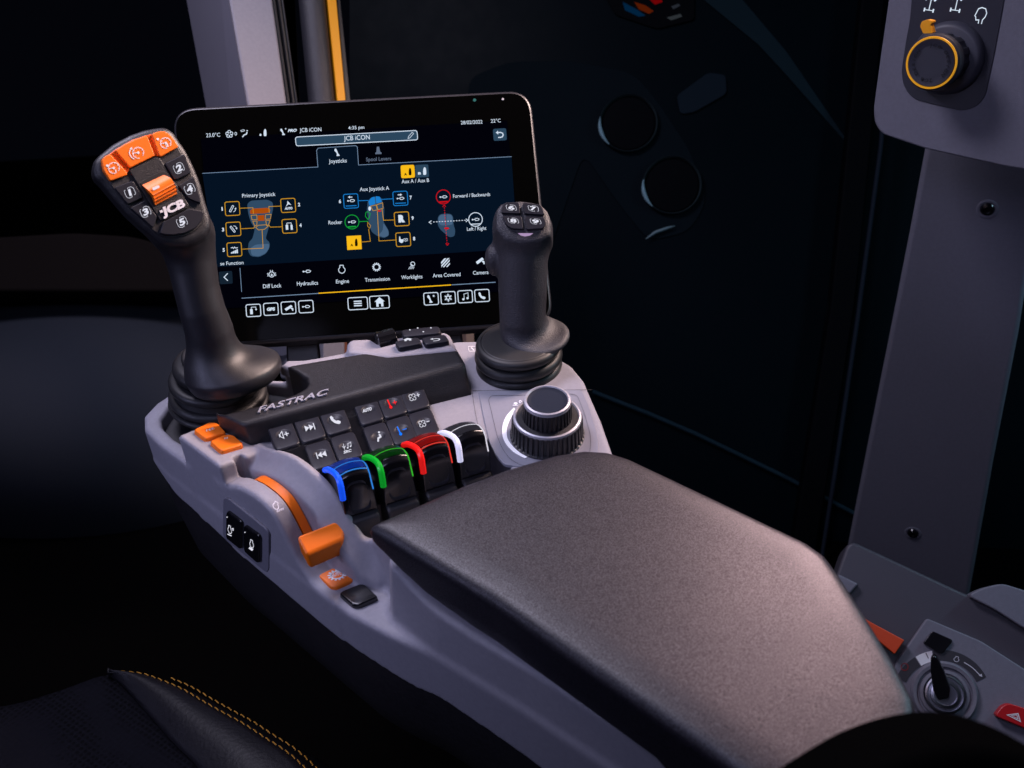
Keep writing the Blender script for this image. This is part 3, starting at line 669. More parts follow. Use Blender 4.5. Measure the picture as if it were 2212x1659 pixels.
    vs = [lev_pt(u, q, z+.25) for q, z in tq for u in tu]; lmk('tinted_cap', vs, [(a_*9+b_, a_*9+b_+1, (a_+1)*9+b_+1, (a_+1)*9+b_) for a_ in range(5) for b_ in range(8)], tint)
    if i in (0, 2): ribbon('thin_light_line', [lev_pt(u, 2.2, 35.0) for u in (-.9, -.45, 0, .45, .9)], .8, m2)
    thin = [lev_pt(u, -8, 33.6) for u in (-.95, -.5, 0, .5, .85)]+[lev_pt(.97, -6, 34.0), lev_pt(1.0, -1, 34.8), lev_pt(1.0, 3.4, 33.8), lev_pt(1.0, 6.6, 27), lev_pt(1.0, 8.2, 21)]
    ribbon('thin_light_line', thin, .95, m2)
for i, p in enumerate([(732, 1043), (820, 1015), (907, 986), (987, 961)]): make_lever(i, W(*p, .040))
# ================================================================== 4 hand throttle
thr = thing('hand_throttle', fromST(140, 16, 0), 'orange hand throttle on its curved orange track', 'throttle lever')
ts = np.linspace(71, 142, 30); vs = []
for s_ in ts:
    z = float(np.interp(s_, DRS, DRZ))-.9-5*max(0, (84-s_)/13)**1.5
    vs += [fromST(s_, 13.6, z), fromST(s_, 20.0, z), fromST(s_, 20.0, z-6), fromST(s_, 13.6, z-6)]
n = len(ts); fs = [(4*i+j, 4*i+(j+1) % 4, 4*i+4+(j+1) % 4, 4*i+4+j) for i in range(n-1) for j in range(4)]+[(0, 1, 2, 3), (4*n-1, 4*n-2, 4*n-3, 4*n-4)]
o = mk('throttle_track', vs, fs, ORANGE, thr, True, angle=40)
bm = bmesh.new(); bm.from_mesh(o.data); bmesh.ops.recalc_face_normals(bm, faces=bm.faces); bm.to_mesh(o.data); bm.free()
hp = Plane(W(*C7(1380, 600), .010), nz(np.array(UP)*.80+SV*.60), RV)
pslab('throttle_handle', [(1120, 590), (1150, 565), (1590, 408), (1625, 430), (1665, 545), (1655, 585), (1640, 640), (1255, 805), (1215, 795)], hp, -.016, .001, ORANGE, thr, bev=.0028, rnd=.003, T=C7, seg=4) if False else None
hv = [hp.hit(*C7(*p)) for p in ((1122, 592), (1600, 408), (1665, 545), (1640, 625), (1235, 805), (1380, 705))]
dn = np.array(UP)*-.014
A_, B_, C_, D_, E_, G_ = hv
C_ = C_+np.array(UP)*.0; 
vv = [A_, B_, C_, D_+dn*.0, E_, A_+dn, B_+dn, C_+dn*1.3, D_+dn, E_+dn]
bevel(mk('throttle_handle', vv, [(0, 4, 3, 2, 1), (5, 6, 7, 8, 9), (0, 1, 6, 5), (1, 2, 7, 6), (2, 3, 8, 7), (3, 4, 9, 8), (4, 0, 5, 9)], ORANGE, thr), .0022, 4)
# ================================================================== 5 rotary dial
DC = W(*C6(1138, 905), .0210); dn_ = nz(np.array(UP)*1.0+SV*.06-TV*.02)
dial = thing('rotary_dial', DC, 'two-tier ribbed rotary dial with satin rings on the satin panel', 'rotary dial')
G8 = 40
lathe('dial_ring', [(.0272, 0), (.0274, .002), (.0266, .0030), (.0258, .0160), (.0252, .0180), (.0240, .0190)], DC, dn_, GRIP, dial, n=400, rib={3: (G8, .0012), 2: (G8, .0014)}, angle=30)
lathe('trim_ring', [(.0252, .0176), (.0245, .0196), (.0232, .0200), (.0224, .0192), (.0222, .0170)], DC, dn_, SILVER, dial, n=96)
lathe('dial_well', [(.0227, .0180), (.0222, .0150), (.0180, .0130)], DC, dn_, GLOSS, dial, n=96)
lathe('knob', [(.0195, .0125), (.0192, .0160), (.0184, .0170), (.0175, .0305), (.0168, .0320)], DC, dn_, GRIP, dial, n=400, rib={2: (34, .0010), 3: (34, .0010)}, angle=30)
lathe('trim_ring', [(.0172, .0322), (.0166, .0344), (.0152, .0348), (.0145, .0340)], DC, dn_, SILVER, dial, n=96)
lathe('dial_cap', [(.0146, .0336), (.0142, .0344), (.0128, .0337), (.007, .0332), (.0, .0331)], DC, dn_, mat('dial_cap_slate', (.022, .027, .042), .5, spec=.03), dial, n=96)
# ================================================================== 6 armrest
arm = thing('armrest', fromST(320, 100, 6), 'wide padded dark vinyl armrest running to the lower right', 'armrest')
AZ = 50
ATOP = stpoly([(800, 1128), (900, 1085), (1000, 1042), (1100, 1005), (1200, 976), (1262, 966), (1312, 969), (1360, 984), (1560, 1078), (1742, 1164), (1782, 1192), (1812, 1232), (1855, 1296), (1930, 1412), (1978, 1498)], AZ)
ATOP += [(530, 98), (534, 60), (530, 30), (505, 25), (435, 25), (306, 26)]
def armf(X, Y, Z):
    p = poly2(X, Y, ATOP)
    dome = AZ+.6-2.2*np.clip(1+p/24., 0, 1)**2-.0045*np.clip(X-440, 0, 200)**1.5
    nose = np.interp(X, [195, 222, 250, 290], [38, 24, 12, 7])
    ins = np.interp(Z, [0, 20, 45, 60], [3.5, 1.0, 0, 0])
    d = smax(p-1.6+ins, Z-dome, 8)
    return smax(d, nose-Z, 3)
sdfmesh('cushion', armf, (190, 5, -2), (545, 195, 58), 1.6, toW, CUSH, arm, relax=4)
UNDER = [(p[0]*.0+p[0]+(330-p[0])*.03, p[1]+(95-p[1])*.06) for p in ATOP]
slab('armrest_base', roundpoly(UNDER, 6), Plane(B0, UP, SV), 0, 0, DARK, arm) if False else None
pb = Plane(B0, UP, SV)
slab('armrest_base', [np.array((p[0], p[1]))/1000 for p in [(236, 34), (262, 31), (440, 31), (525, 36), (520, 110), (430, 170), (300, 165), (262, 130)]], pb, -.004, .0125, DARK, arm)
# ================================================================== 7 main joystick
FPo = WD(330, 400, .700)
FP = Plane(FPo, M@nz((.62, -.03, -1.)), right)
js = thing('joystick', W(478, 868, 0), 'large main joystick with orange top buttons and a flared palm rest', 'joystick')
FACE = [(212, 520), (222, 455), (262, 405), (400, 292), (560, 205), (700, 155), (850, 128), (905, 134), (960, 170), (1020, 262), (1080, 345), (1150, 485), (1220, 655), (1270, 850), (1308, 1000), (1312, 1080), (1270, 1150), (1180, 1200), (1080, 1235), (950, 1240), (870, 1225), (790, 1160), (680, 1070), (540, 940), (420, 800), (300, 655), (232, 590)]
FAB = [FP.ab(*R1(*p)) for p in FACE]
cpt = [(np.array(WD(*p, d)), r/1000) for p, d, r in [((405, 510), .748, 19), ((415, 570), .752, 17.5), ((424, 620), .757, 16.6), ((437, 670), .763, 16.8), ((452, 715), .772, 18), ((462, 770), .785, 19.5)]]
foot_c = WD(507, 792, .795)
def gripf(Xw, Yw, Zw):
    def rel(o): return Xw-o[0], Yw-o[1], Zw-o[2]
    dx, dy, dz = rel(FP.o)
    a_ = dx*FP.u[0]+dy*FP.u[1]+dz*FP.u[2]; b_ = dx*FP.v[0]+dy*FP.v[1]+dz*FP.v[2]; h_ = dx*FP.n[0]+dy*FP.n[1]+dz*FP.n[2]
    pd = headgrid(a_, b_)
    taper = np.clip(-h_, 0, .05)*.12-.0022
    head = smax(smax(pd+taper, h_+.0012, .006), -(h_+.030), .012)
    d = head; g = None
    for (p, r), (q, r2) in zip(cpt[:-1], cpt[1:]):
        e = q-p; L = np.dot(e, e); x, y, z = rel(p); t = np.clip((x*e[0]+y*e[1]+z*e[2])/L, 0, 1)
        c = np.sqrt((x-e[0]*t)**2+(y-e[1]*t)**2+(z-e[2]*t)**2)-(r+(r2-r)*t)
        g = c if g is None else np.minimum(g, c)
    d = smin(d, g, .022)
    x, y, z = rel(foot_c); up = nz((-.10, .16, 1.)); hh = x*up[0]+y*up[1]+z*up[2]; rr = np.sqrt(np.maximum(x*x+y*y+z*z-hh*hh, 0))
    disc = smax(rr-.0355+np.clip(hh, 0, .03)*.6, np.abs(hh+.004)-.010, .011)
    d = smin(d, disc, .026)
    return smax(d, -(hh+.0145), .003)
_gx = np.linspace(-.14, .14, 240); _hg = poly2(*np.meshgrid(_gx, _gx, indexing='ij'), FAB)
def headgrid(a_, b_):
    k = 239/.28; ia = np.clip((a_+.14)*k, 0, 238.99); ib = np.clip((b_+.14)*k, 0, 238.99)
    i0 = ia.astype(int); j0 = ib.astype(int); fa = ia-i0; fb = ib-j0
    return (_hg[i0, j0]*(1-fa)+_hg[i0+1, j0]*fa)*(1-fb)+(_hg[i0, j0+1]*(1-fa)+_hg[i0+1, j0+1]*fa)*fb
sdfmesh('grip', gripf, (-.34, .52, .005), (-.12, .76, .27), .00135, lambda V: V, GRIP, js, relax=3)
# face parts
def fk(name, pts, h1, m, label=None, h0=-.006, rnd=.0015, bev=.0007, parent=js): return pslab(name, pts, FP, h0, h1, m, parent, bev=bev, rnd=rnd, T=R1, label=label)
inner = [(255, 470), (300, 402), (400, 325), (560, 235), (700, 187), (850, 160), (905, 170), (945, 205), (1005, 310), (1080, 440), (1150, 600), (1215, 800), (1262, 960), (1250, 1050), (1170, 1130), (1060, 1175), (940, 1190), (850, 1180), (780, 1130), (680, 1030), (540, 905), (400, 740), (300, 590)]
face = fk('face_plate', inner, -.0002, GRIP, rnd=.004)
ob = fk('orange_base', [(262, 480), (300, 412), (400, 335), (560, 245), (700, 198), (850, 168), (905, 180), (945, 222), (995, 315), (830, 408), (778, 400), (540, 518), (505, 585), (350, 640), (285, 545)], .0006, ORANGED, h0=-.003)
k = fk('button', [(262, 440), (300, 402), (345, 388), (505, 560), (510, 588), (350, 645), (335, 632), (280, 545)], .0028, ORANGE, 'left orange cruise button')
a = Art(FP, .0031, R1); icon('gauge', a, (378, 522), (56, -28), (28, 56)); a.disc((314, 500), 12); a.text('1', (395, 570), (412, 562), 26, .2, .05); a.done('symbol', WHITE, k)
k = fk('button', [(392, 352), (480, 295), (600, 240), (700, 210), (772, 395), (770, 405), (540, 518), (526, 508)], .0028, ORANGE, 'centre orange cruise button')
a = Art(FP, .0031, R1); icon('gauge', a, (612, 376), (56, -27), (27, 56)); a.line(spline([(545, 335), (528, 370), (540, 410), (575, 440)], 4), 9); a.fill([(530, 345), (545, 318), (562, 345)]); a.done('symbol', WHITE, k)
k = fk('button', [(742, 192), (800, 172), (860, 166), (905, 188), (948, 232), (1000, 312), (992, 325), (832, 412), (818, 404)], .0028, ORANGE, 'right orange cruise button')
a = Art(FP, .0031, R1); icon('gauge', a, (876, 282), (54, -27), (27, 54)); a.disc((800, 245), 12); a.text('2', (878, 325), (908, 311), 28, .2, .05); a.done('symbol', WHITE, k)
fk('roller_bezel', [(528, 538), (790, 408), (830, 425), (1112, 880), (1100, 898), (845, 1030), (828, 1022)], .0016, SOFT)
fk('roller_window', [(628, 662), (700, 612), (840, 545), (895, 558), (1003, 778), (985, 800), (785, 893), (765, 888)], .0019, DARK, h0=-.001)
# roller: bulged ribbed surface
rl = []; Lp = [(645, 672), (700, 745), (745, 800), (765, 848), (782, 886)]; Rp = [(852, 578), (915, 630), (950, 690), (975, 735), (990, 780)]
hs = [.001, .0062, .0066, .0048, .0015]
Ls = spline([np.append(FP.ab(*R1(*p)), h) for p, h in zip(Lp, hs)], 8); Rs = spline([np.append(FP.ab(*R1(*p)), h) for p, h in zip(Rp, hs)], 8)
vs = []; fs = []
for i, (l, r) in enumerate(zip(Ls, Rs)):
    rb = .0005*math.sin(i*1.35) if i > 14 else 0
    vs += [FP.pt(l[:2], l[2]+rb), FP.pt(r[:2], r[2]+rb), FP.pt(r[:2], -.002), FP.pt(l[:2], -.002)]
n = len(Ls); fs = [(4*i+j, 4*i+(j+1) % 4, 4*i+4+(j+1) % 4, 4*i+4+j) for i in range(n-1) for j in range(4)]
rol = mk('thumb_roller', vs, fs, ORANGE, js, True, angle=50, label='ribbed orange thumb roller')
bm = bmesh.new(); bm.from_mesh(rol.data); bmesh.ops.recalc_face_normals(bm, faces=bm.faces); bm.to_mesh(rol.data); bm.free()
a = Art(FP, .0074, R1); a.rfill([(732, 728), (795, 697), (808, 720), (742, 753)], 12); a.done('roller_mark', WHITE, rol)
fk('logo_plate', [(800, 925), (1060, 812), (1100, 882), (845, 1010)], .0019, DARK, h0=0)
a = Art(FP, .0022, R1); a.text('JCB', (850, 984), (1070, 886), 74, .1, .05); a.fill([(818, 932), (842, 921), (852, 944), (828, 955)]); o = a.done('logo', mat('silver_logo', (.8, .8, .85), .35), js, 'raised silver JCB letters')
so = o.modifiers.new('s', 'SOLIDIFY'); so.thickness = .0008; so.offset = 1
NUM = [('1', [(385, 708), (565, 642), (660, 805), (525, 865), (508, 862)], (533, 757)), ('2', [(870, 478), (1050, 388), (1065, 392), (1123, 555), (1118, 570), (985, 633), (962, 628)], (1003, 523)),
       ('3', [(540, 905), (680, 832), (793, 985), (788, 1010), (763, 1088), (752, 1090)], (683, 943)), ('4', [(1002, 692), (1140, 608), (1153, 612), (1220, 850), (1213, 860), (1098, 812)], (1107, 723)),
       ('5', [(857, 1037), (1110, 908), (1235, 937), (1248, 952), (1232, 1020), (1168, 1098), (1060, 1148), (940, 1166), (850, 1158), (822, 1143)], (1033, 1040))]
def boxed(a, ch, c, ux, uy, T=None):
    """numeral inside a rounded bracket"""
    f = Sub(c, ux, uy); T0 = a.T; a.T = lambda x, y: T0(*f(x, y))
    a.line(roundpoly([(-.2, -1), (.6, -1), (1, -.6), (1, .6), (.75, .9)], .3), .08); a.line(roundpoly([(.2, 1), (-.6, 1), (-1, .6), (-1, -.6), (-.75, -.9)], .3), .08)
    wt = .36 if ch == '1' else .66; a.text(ch, (-wt, .6), (wt, .6), 1.2, .1, .04); a.T = T0
for ch, pts, c in NUM:
    k = fk('button', pts, .0026, KEYM, 'dark button marked '+ch)
    a = Art(FP, .0029, R1); boxed(a, ch, c, (43, -20), (20, 44)); a.done('symbol', E_WK, k)
# gaiter
def ring_boot(name, parent, rings, o, m, axis=UP):
    prof = []
    for r, h, t in rings:
        for an in np.linspace(-90, 90, 9): prof.append((r-t+t*math.cos(math.radians(an)), h+t*math.sin(math.radians(an))))
    return lathe(name, prof, o, axis, m, parent, n=96, angle=60)
gc = W(474, 872, .0)
lean = nz((-.10, -.02, 1))
ring_boot('gaiter', js, [(.0400, .004, .003), (.0390, .0110, .0045), (.0375, .0250, .0042), (.0330, .0375, .0065), (.0250, .047, .003)], gc, RUB, nz((.12, .0, 1)))
dish = [ST(*C4(*p), -8) for p in [(565, 925), (585, 870), (640, 835), (760, 800), (1100, 900), (1100, 1200), (760, 1135), (650, 1050), (590, 980)]]
slab('gaiter_base', [np.array(p)/1000 for p in roundpoly(PIT, 10)], pb, -.017, -.012, GRIP, js, bev=.001)
# ================================================================== 8 small joystick
js2 = thing('joystick', W(1122, 778, .02), 'smaller joystick with four top keys numbered 6 to 9 beside the display', 'joystick')
AP = Plane(WD(1130, 472, .775), (.03, -.66, .75), right)
cp2 = [((1127, 500), .790, 19.5, 5.0), ((1129, 560), .795, 18.5, 5.0), ((1129, 630), .803, 18.0, 4.5), ((1129, 690), .811, 17.0, 3.5), ((1131, 728), .82, 15.5, 3.0)]
HEAD2 = [(1076, 452), (1084, 440), (1121, 437), (1164, 442), (1178, 454), (1186, 480), (1187, 505), (1168, 512), (1098, 508), (1080, 490)]
_hp2 = [AP.ab(*p) for p in HEAD2]; rx = M@np.array((1., 0, 0)); ledge = WD(1168, 729, .812)
def g2(Xw, Yw, Zw):
    def rel(o): return Xw-o[0], Yw-o[1], Zw-o[2]
    dx, dy, dz = rel(AP.o); a_ = dx*AP.u[0]+dy*AP.u[1]+dz*AP.u[2]; b_ = dx*AP.v[0]+dy*AP.v[1]+dz*AP.v[2]; h_ = dx*AP.n[0]+dy*AP.n[1]+dz*AP.n[2]
    hd = smax(smax(poly2(a_, b_, _hp2)+np.clip(-h_, 0, .03)*-.03, h_+.001, .006), -(h_+.028), .01)
    sides = []
    for sg in (-1, 1):
        g = None
        for (p, d, r, wd), (p2, d2, r2, w2) in zip(cp2[:-1], cp2[1:]):
            A1 = WD(*p, d)+rx*sg*wd/1000; A2 = WD(*p2, d2)+rx*sg*w2/1000; r_a = (r-wd*.8)/1000; r_b = (r2-w2*.8)/1000
            e = A2-A1; L = np.dot(e, e); x, y, z = rel(A1); t = np.clip((x*e[0]+y*e[1]+z*e[2])/L, 0, 1)
            c = np.sqrt((x-e[0]*t)**2+(y-e[1]*t)**2+(z-e[2]*t)**2)-(r_a+(r_b-r_a)*t)
            g = c if g is None else np.minimum(g, c)
        sides.append(g)
    g = smin(sides[0], sides[1], .012)
    d = smin(hd, g, .014)
    x, y, z = rel(ledge); up = nz((-.10, -.12, 1)); hh = x*up[0]+y*up[1]+z*up[2]
    q = np.sqrt(((x-up[0]*hh)/.0235)**2+((y-up[1]*hh)/.0225)**2)-1
    dd = smax(q*.019, np.abs(hh)-.0030, .004)
    d = smin(d, dd, .014)
    bx, by, bz = rel(WD(1066, 562, .80)); bump = np.sqrt((bx/.0068)**2+(by/.010)**2+(bz/.013)**2)-1
    d = smin(d, bump*.0068, .004)
    return smax(d, h_+.0008, .003)
sdfmesh('grip', g2, (-.03, .60, .015), (.075, .79, .19), .0012, lambda V: V, GRIPT, js2, relax=2)
K4 = [('6', [(280, 160), (300, 147), (368, 146), (378, 208), (275, 205), (273, 180)], (327, 177), (26, 2), (4, 16)), ('7', [(388, 147), (480, 158), (496, 175), (506, 215), (398, 208)], (446, 181), (27, 3), (4, 16)),
      ('8', [(276, 220), (382, 222), (394, 292), (330, 288), (300, 268)], (338, 247), (27, 2), (5, 15)), ('9', [(400, 224), (508, 228), (512, 262), (500, 288), (408, 294)], (458, 251), (28, 2), (4, 15))]
for ch, pts, c, ux, uy in K4:
    k = pslab('key', pts, AP, -.004, .0022, KEYM, js2, bev=.0008, rnd=.0015, T=R4, label='top key marked '+ch)
    a = Art(AP, .0025, R4); boxed(a, ch, c, ux, uy); a.done('symbol', E_WK, k)
fpn = Plane(WD(*R4(405, 315), .768), (.0, -.86, .5), right)
mk('indicator', [WD(*R4(x, y), .7675+dz) for x, y, dz in [(362, 308, 0), (446, 308, 0), (430, 320, .0), (402, 326, 0), (378, 320, 0)]]+[WD(*R4(x, y), .7695) for x, y in [(362, 308), (446, 308), (430, 320), (402, 326), (378, 320)]], [(0, 1, 2, 3, 4), (9, 8, 7, 6, 5)]+[(i, (i+1) % 5, 5+(i+1) % 5, 5+i) for i in range(5)], E_LIL, js2, label='lilac light below the keys')
mk('indicator', [WD(*R4(x, y), .785+dz) for x, y, dz in [(246, 206, 0), (258, 232, 0), (257, 249, 0), (241, 247, 0)]]+[WD(*R4(x, y), .789) for x, y in [(246, 206), (258, 232), (257, 249), (241, 247)]], [(0, 1, 2, 3), (7, 6, 5, 4)]+[(i, (i+1) % 4, 4+(i+1) % 4, 4+i) for i in range(4)], E_LIL, js2, label='lilac light on the side')
ring_boot('gaiter', js2, [(.0350, -.001, .0048), (.0355, .0085, .0048), (.0340, .0180, .0042), (.0300, .0205, .002)], W(1121, 785, .0215), RUB)
# ================================================================== 9 display
MO = WD(780, 470, .895)
mu = M@nz((.991, -.083, .129)); mv = M@nz((-.093, -.985, .141)); mn = np.cross(mu, mv)
MP = Plane(MO, mn, mu)
mon = thing('touchscreen', W(760, 745, .0), 'large glossy touchscreen showing the joystick set-up menu, between the two joysticks', 'touchscreen')
def mq(pts, r): return roundpoly([MP.ab(*p) for p in pts], r, 10)
case = mq([(370, 233), (1146, 193), (1197, 700), (420, 752)], .022)
o = slab('housing', case, MP, -.022, 0, mat('housing_plastic', (.02, .02, .026), .35, bump=.1), mon, bev=.0035, seg=4)
gl = mq([(376, 240), (1140, 200), (1190, 692), (427, 744)], .019)
slab('glass', gl, MP, -.002, .0006, SCREENG, mon, bev=.0004)
scr = slab('display_panel', [MP.ab(*R2(*p)) for p in [(100, 270), (1935, 160), (1990, 720), (2005, 1180), (180, 1290), (175, 1150)]], MP, .0, .0010, E_BG2, mon)
def art(z=.0013): return Art(MP, z, R2)
a = art(.0012); a.auto = ('menu_background', E_BG, scr); a.fill([(110, 478), (800, 440), (795, 345), (805, 330), (1030, 313), (1040, 322), (1045, 428), (1962, 378), (1998, 930), (190, 1040)]); 
a = art(.0014); a.auto = ('divider_line', E_LINE, scr)
a.line([(110, 478), (802, 440), (794, 340), (804, 327), (1028, 312), (1038, 320), (1045, 428), (1962, 378)], 3.2); a.line([(345, 1226), (806, 1197)], 4); a.line([(1604, 1146), (1866, 1130)], 4); a.line([(335, 1045), (345, 1188)], 3)

a = art(.0014); a.auto = ('button_field', E_BTN, scr); a.rfill([(667, 262), (1395, 222), (1400, 278), (672, 315)], 14); a.rfill([(1850, 212), (1929, 207), (1934, 279), (1855, 284)], 12); a.rfill([(1384, 428), (1462, 424), (1468, 499), (1388, 504)], 8); 
a = art(.0014); a.auto = ('button_field', E_BTN2, scr); a.rfill([(208, 1068), (288, 1062), (292, 1138), (215, 1143)], 8); 
a = art(.0018); a.auto = ('yellow_button', E_Y, scr); a.rfill([(1297, 431), (1379, 427), (1384, 504), (1301, 509)], 12); a.fill([(973, 855), (1060, 850), (1065, 933), (978, 938)]); 
a = art(.0018); a.auto = ('menu_text', E_W, scr)
for t, p, q, h in [('23.0°C', (133, 263), (217, 259), 23), ('0', (304, 252), (318, 251), 20), ('JCB iCON', (693, 232), (823, 227), 23), ('4:35 pm', (984, 217), (1080, 212), 20), ('28/02/2022', (1658, 186), (1788, 180), 21), ('22°C', (1838, 176), (1897, 173), 21),
                   ('JCB iCON', (958, 283), (1113, 275), 28), ('Joysticks', (868, 418), (975, 413), 23), ('Aux A / Aux B', (1304, 539), (1468, 530), 22), ('Primary Joystick', (349, 624), (548, 614), 22), ('Aux Joystick A', (1053, 586), (1229, 577), 22),
                   ('Rocker', (866, 785), (947, 781), 22), ('Forward / Backwards', (1612, 626), (1834, 614), 21), ('Left / Right', (1695, 823), (1811, 817), 21), ('se Function', (218, 1030), (357, 1023), 21),
                   ('Diff Lock', (474, 1167), (584, 1161), 23), ('Hydraulics', (677, 1151), (803, 1145), 23), ('Engine', (911, 1138), (989, 1134), 22), ('Transmission', (1084, 1128), (1233, 1120), 22), ('Worklights', (1302, 1113), (1428, 1107), 22), ('Area Covered', (1490, 1102), (1656, 1094), 22), ('Camera', (1731, 1086), (1824, 1081), 22)]:
    a.text(t, p, q, h, 0, .004)
for t, x, y in [('1', 226, 702), ('3', 228, 826), ('5', 232, 948), ('2', 683, 676), ('4', 692, 800), ('6', 928, 657), ('7', 1352, 634), ('9', 1363, 757), ('8', 1372, 880)]:
    a.text(t, (x, y), (x+(7 if t == '1' else 13), y-.6), 20, 0, .04)

a = art(.0018); a.auto = ('greyed_menu_text', E_DIM, scr); a.text('Spool Levers', (1091, 407), (1241, 400), 22, 0, .01); icon('spool', a, (1163, 341), (19, -1), (2, 24)); 
a = art(.0018); a.auto = ('menu_icon', E_W, scr); X = lambda s: ((s, -s*.055), (s*.07, s))
def ic(k, c, s, sy=None): icon(k, a, c, (s, -s*.055), ((sy or s)*.07, sy or s))
ic('fan', (272, 244), 24); ic('vent', (362, 240), 22); ic('lock', (458, 246), 9); ic('hand', (482, 234), 14, 22); ic('joy', (592, 230), 16, 20); ic('star', (609, 212), 6)
a.text('PRO', (622, 231), (676, 228), 15, .25, .05); ic('pencil', (1358, 252), 20); ic('back', (1892, 245), 24); ic('joy', (918, 352), 18, 23)
ic('hand', (1437, 464), 16, 24); a.text('B', (1402, 486), (1420, 485), 13, 0, .05)
ic('difflock', (525, 1082), 25); ic('cyl', (735, 1066), 25); ic('engine', (945, 1053), 25); ic('gear', (1153, 1040), 26); ic('lamp', (1362, 1030), 24); ic('hatch', (1566, 1014), 26); ic('camera', (1773, 1002), 26)
a.line([(262, 1078), (240, 1101), (263, 1122)], 5)
for c, hx, hy in [((416, 1300), 43, 36), ((521, 1292), 43, 36), ((626, 1284), 43, 36), ((731, 1277), 43, 36), ((1041, 1258), 58, 36), ((1171, 1250), 58, 37), ((1480, 1230), 43, 36), ((1582, 1224), 43, 36), ((1684, 1217), 43, 36), ((1785, 1211), 43, 36)]:
    a.rrect(quad(c, hx, hy), 12, 5)
ic('tool', (416, 1300), 22); a.text('GPS', (497, 1302), (546, 1299), 17, .1, .06); ic('camera', (628, 1284), 26, 22); ic('cyl', (731, 1277), 24); ic('menu', (1041, 1258), 26, 22); ic('home', (1172, 1250), 30)
ic('joy', (1474, 1230), 18, 24); ic('star', (1495, 1213), 8); ic('snow', (1582, 1224), 24); ic('note', (1684, 1217), 22); ic('phone', (1785, 1211), 22)
a.rrect([(667, 262), (1395, 222), (1400, 278), (672, 315)], 14, 4.5)
ic('armup', (290, 690), 22); ic('armdn', (296, 813), 22); ic('ramp', (302, 936), 22); ic('steer', (625, 662), 19); a.text('AUTO', (603, 696), (650, 694), 13, .2, .06); ic('tool', (628, 795), 21); a.text('1', (640, 815), (652, 814), 24, 0, .07)
a.text('R', (1285, 768), (1324, 766), 34, 0, .12); ic('tractor', (1313, 876), 25)
for c in ((1000, 640), (1296, 626)): ic('cyl', (c[0], c[1]+3), 23)
for c, sg in (((1000, 634), -1), ((1296, 620), 1)): a.line([(c[0]-16, c[1]-12), (c[0]+8, c[1]-13)], 5); a.fill([(c[0]-4-20*sg*-1*-1 if False else c[0]-4+14*sg, c[1]-13), (c[0]-4+2*sg, c[1]-21), (c[0]-4+2*sg, c[1]-5)])
for c in ((1006, 770), (1553, 620), (1746, 755)): ic('cyl', c, 23)
a.ring((1746, 755), 41, 4.5, ry=41); a.line([(1716, 784), (1776, 781)], 5)
a.hold = True
for k in range(12): x = 1492+17*k; a.line([(x, 771-.055*(x-1480)), (x+9, 771-.055*(x-1472))], 4)
a.hold = False; a.flush()
a.line([(1482, 762), (1468, 772), (1482, 781)], 4); a.line([(1688, 751), (1700, 760), (1688, 770)], 4)
a.disc((1112, 690), 8, ry=13)

a = art(.0018); a.auto = ('yellow_outline', E_YL, scr)
for c in ((290, 690), (296, 813), (302, 935), (624, 671), (632, 795), (1304, 752), (1313, 875)): a.rrect(quad(c, 43, 41), 12, 4.5)
a.line([(334, 688), (413, 685), (416, 722)], 3.5); a.line([(342, 811), (418, 807), (424, 797)], 3.5); a.line([(348, 933), (474, 927), (468, 818)], 3.5); a.line([(580, 675), (508, 678), (511, 716)], 3.5); a.line([(588, 799), (518, 801), (508, 788)], 3.5)
a.line([(1064, 890), (1116, 886), (1106, 812)], 3.5); a.line([(1268, 878), (1168, 884), (1158, 705)], 3.5); a.line([(1260, 758), (1195, 760), (1186, 692)], 3.5)
for q in ([(402, 731), (436, 728), (438, 755), (408, 758)], [(488, 727), (522, 724), (518, 752), (488, 754)], [(412, 766), (438, 764), (436, 790), (424, 794)], [(490, 762), (516, 760), (506, 790), (494, 788)], [(430, 802), (445, 790), (490, 787), (504, 796), (482, 814), (446, 818)], [(1118, 676), (1150, 668), (1158, 698), (1132, 703)], [(1154, 667), (1190, 655), (1192, 688), (1162, 697)], [(1100, 772), (1118, 792), (1112, 808), (1100, 795)]): a.line(q, 3, True)

a = art(.0018); a.auto = ('yellow_bar', E_Y, scr); a.line([(806, 1197), (1600, 1147)], 6); 
a = art(.0018); a.auto = ('blue_outline', E_B, scr)
for c in ((1000, 645), (1296, 629)): a.rrect(quad(c, 43, 42), 12, 4.5); a.line([(c[0]-31, c[1]+30), (c[0]+33, c[1]+27)], 5)
a.line([(1045, 643), (1105, 641)], 4); a.line([(1183, 635), (1252, 631)], 4); a.fill(roundpoly([(1104, 648), (1122, 624), (1142, 618), (1147, 662), (1112, 674)], 6)); a.fill(roundpoly([(1147, 616), (1172, 618), (1186, 650), (1152, 660)], 6)); 
a = art(.0018); a.auto = ('green_outline', E_G, scr); a.ring((1006, 770), 42, 4.5); a.line([(982, 800), (1030, 797)], 8); a.line([(1050, 768), (1103, 766)], 4); a.line([(1090, 712), (1102, 708), (1115, 720), (1110, 745), (1101, 755), (1086, 736)], 4, True); 
a = art(.0018); a.auto = ('red_outline', E_R, scr); a.ring((1553, 620), 42, 4.5); a.line([(1527, 651), (1580, 648)], 8)
a.hold = True
for k in range(15): y = 682+15*k; a.line([(1559+.075*(y-682), y), (1559.6+.075*(y-682), y+8)], 4)
a.hold = False; a.flush()
a.line([(1549, 680), (1558, 668), (1567, 679)], 4); a.line([(1568, 898), (1577, 910), (1586, 897)], 4); a.disc((1573, 808), 15, ry=6); a.disc((1170, 704), 12, ry=5); 
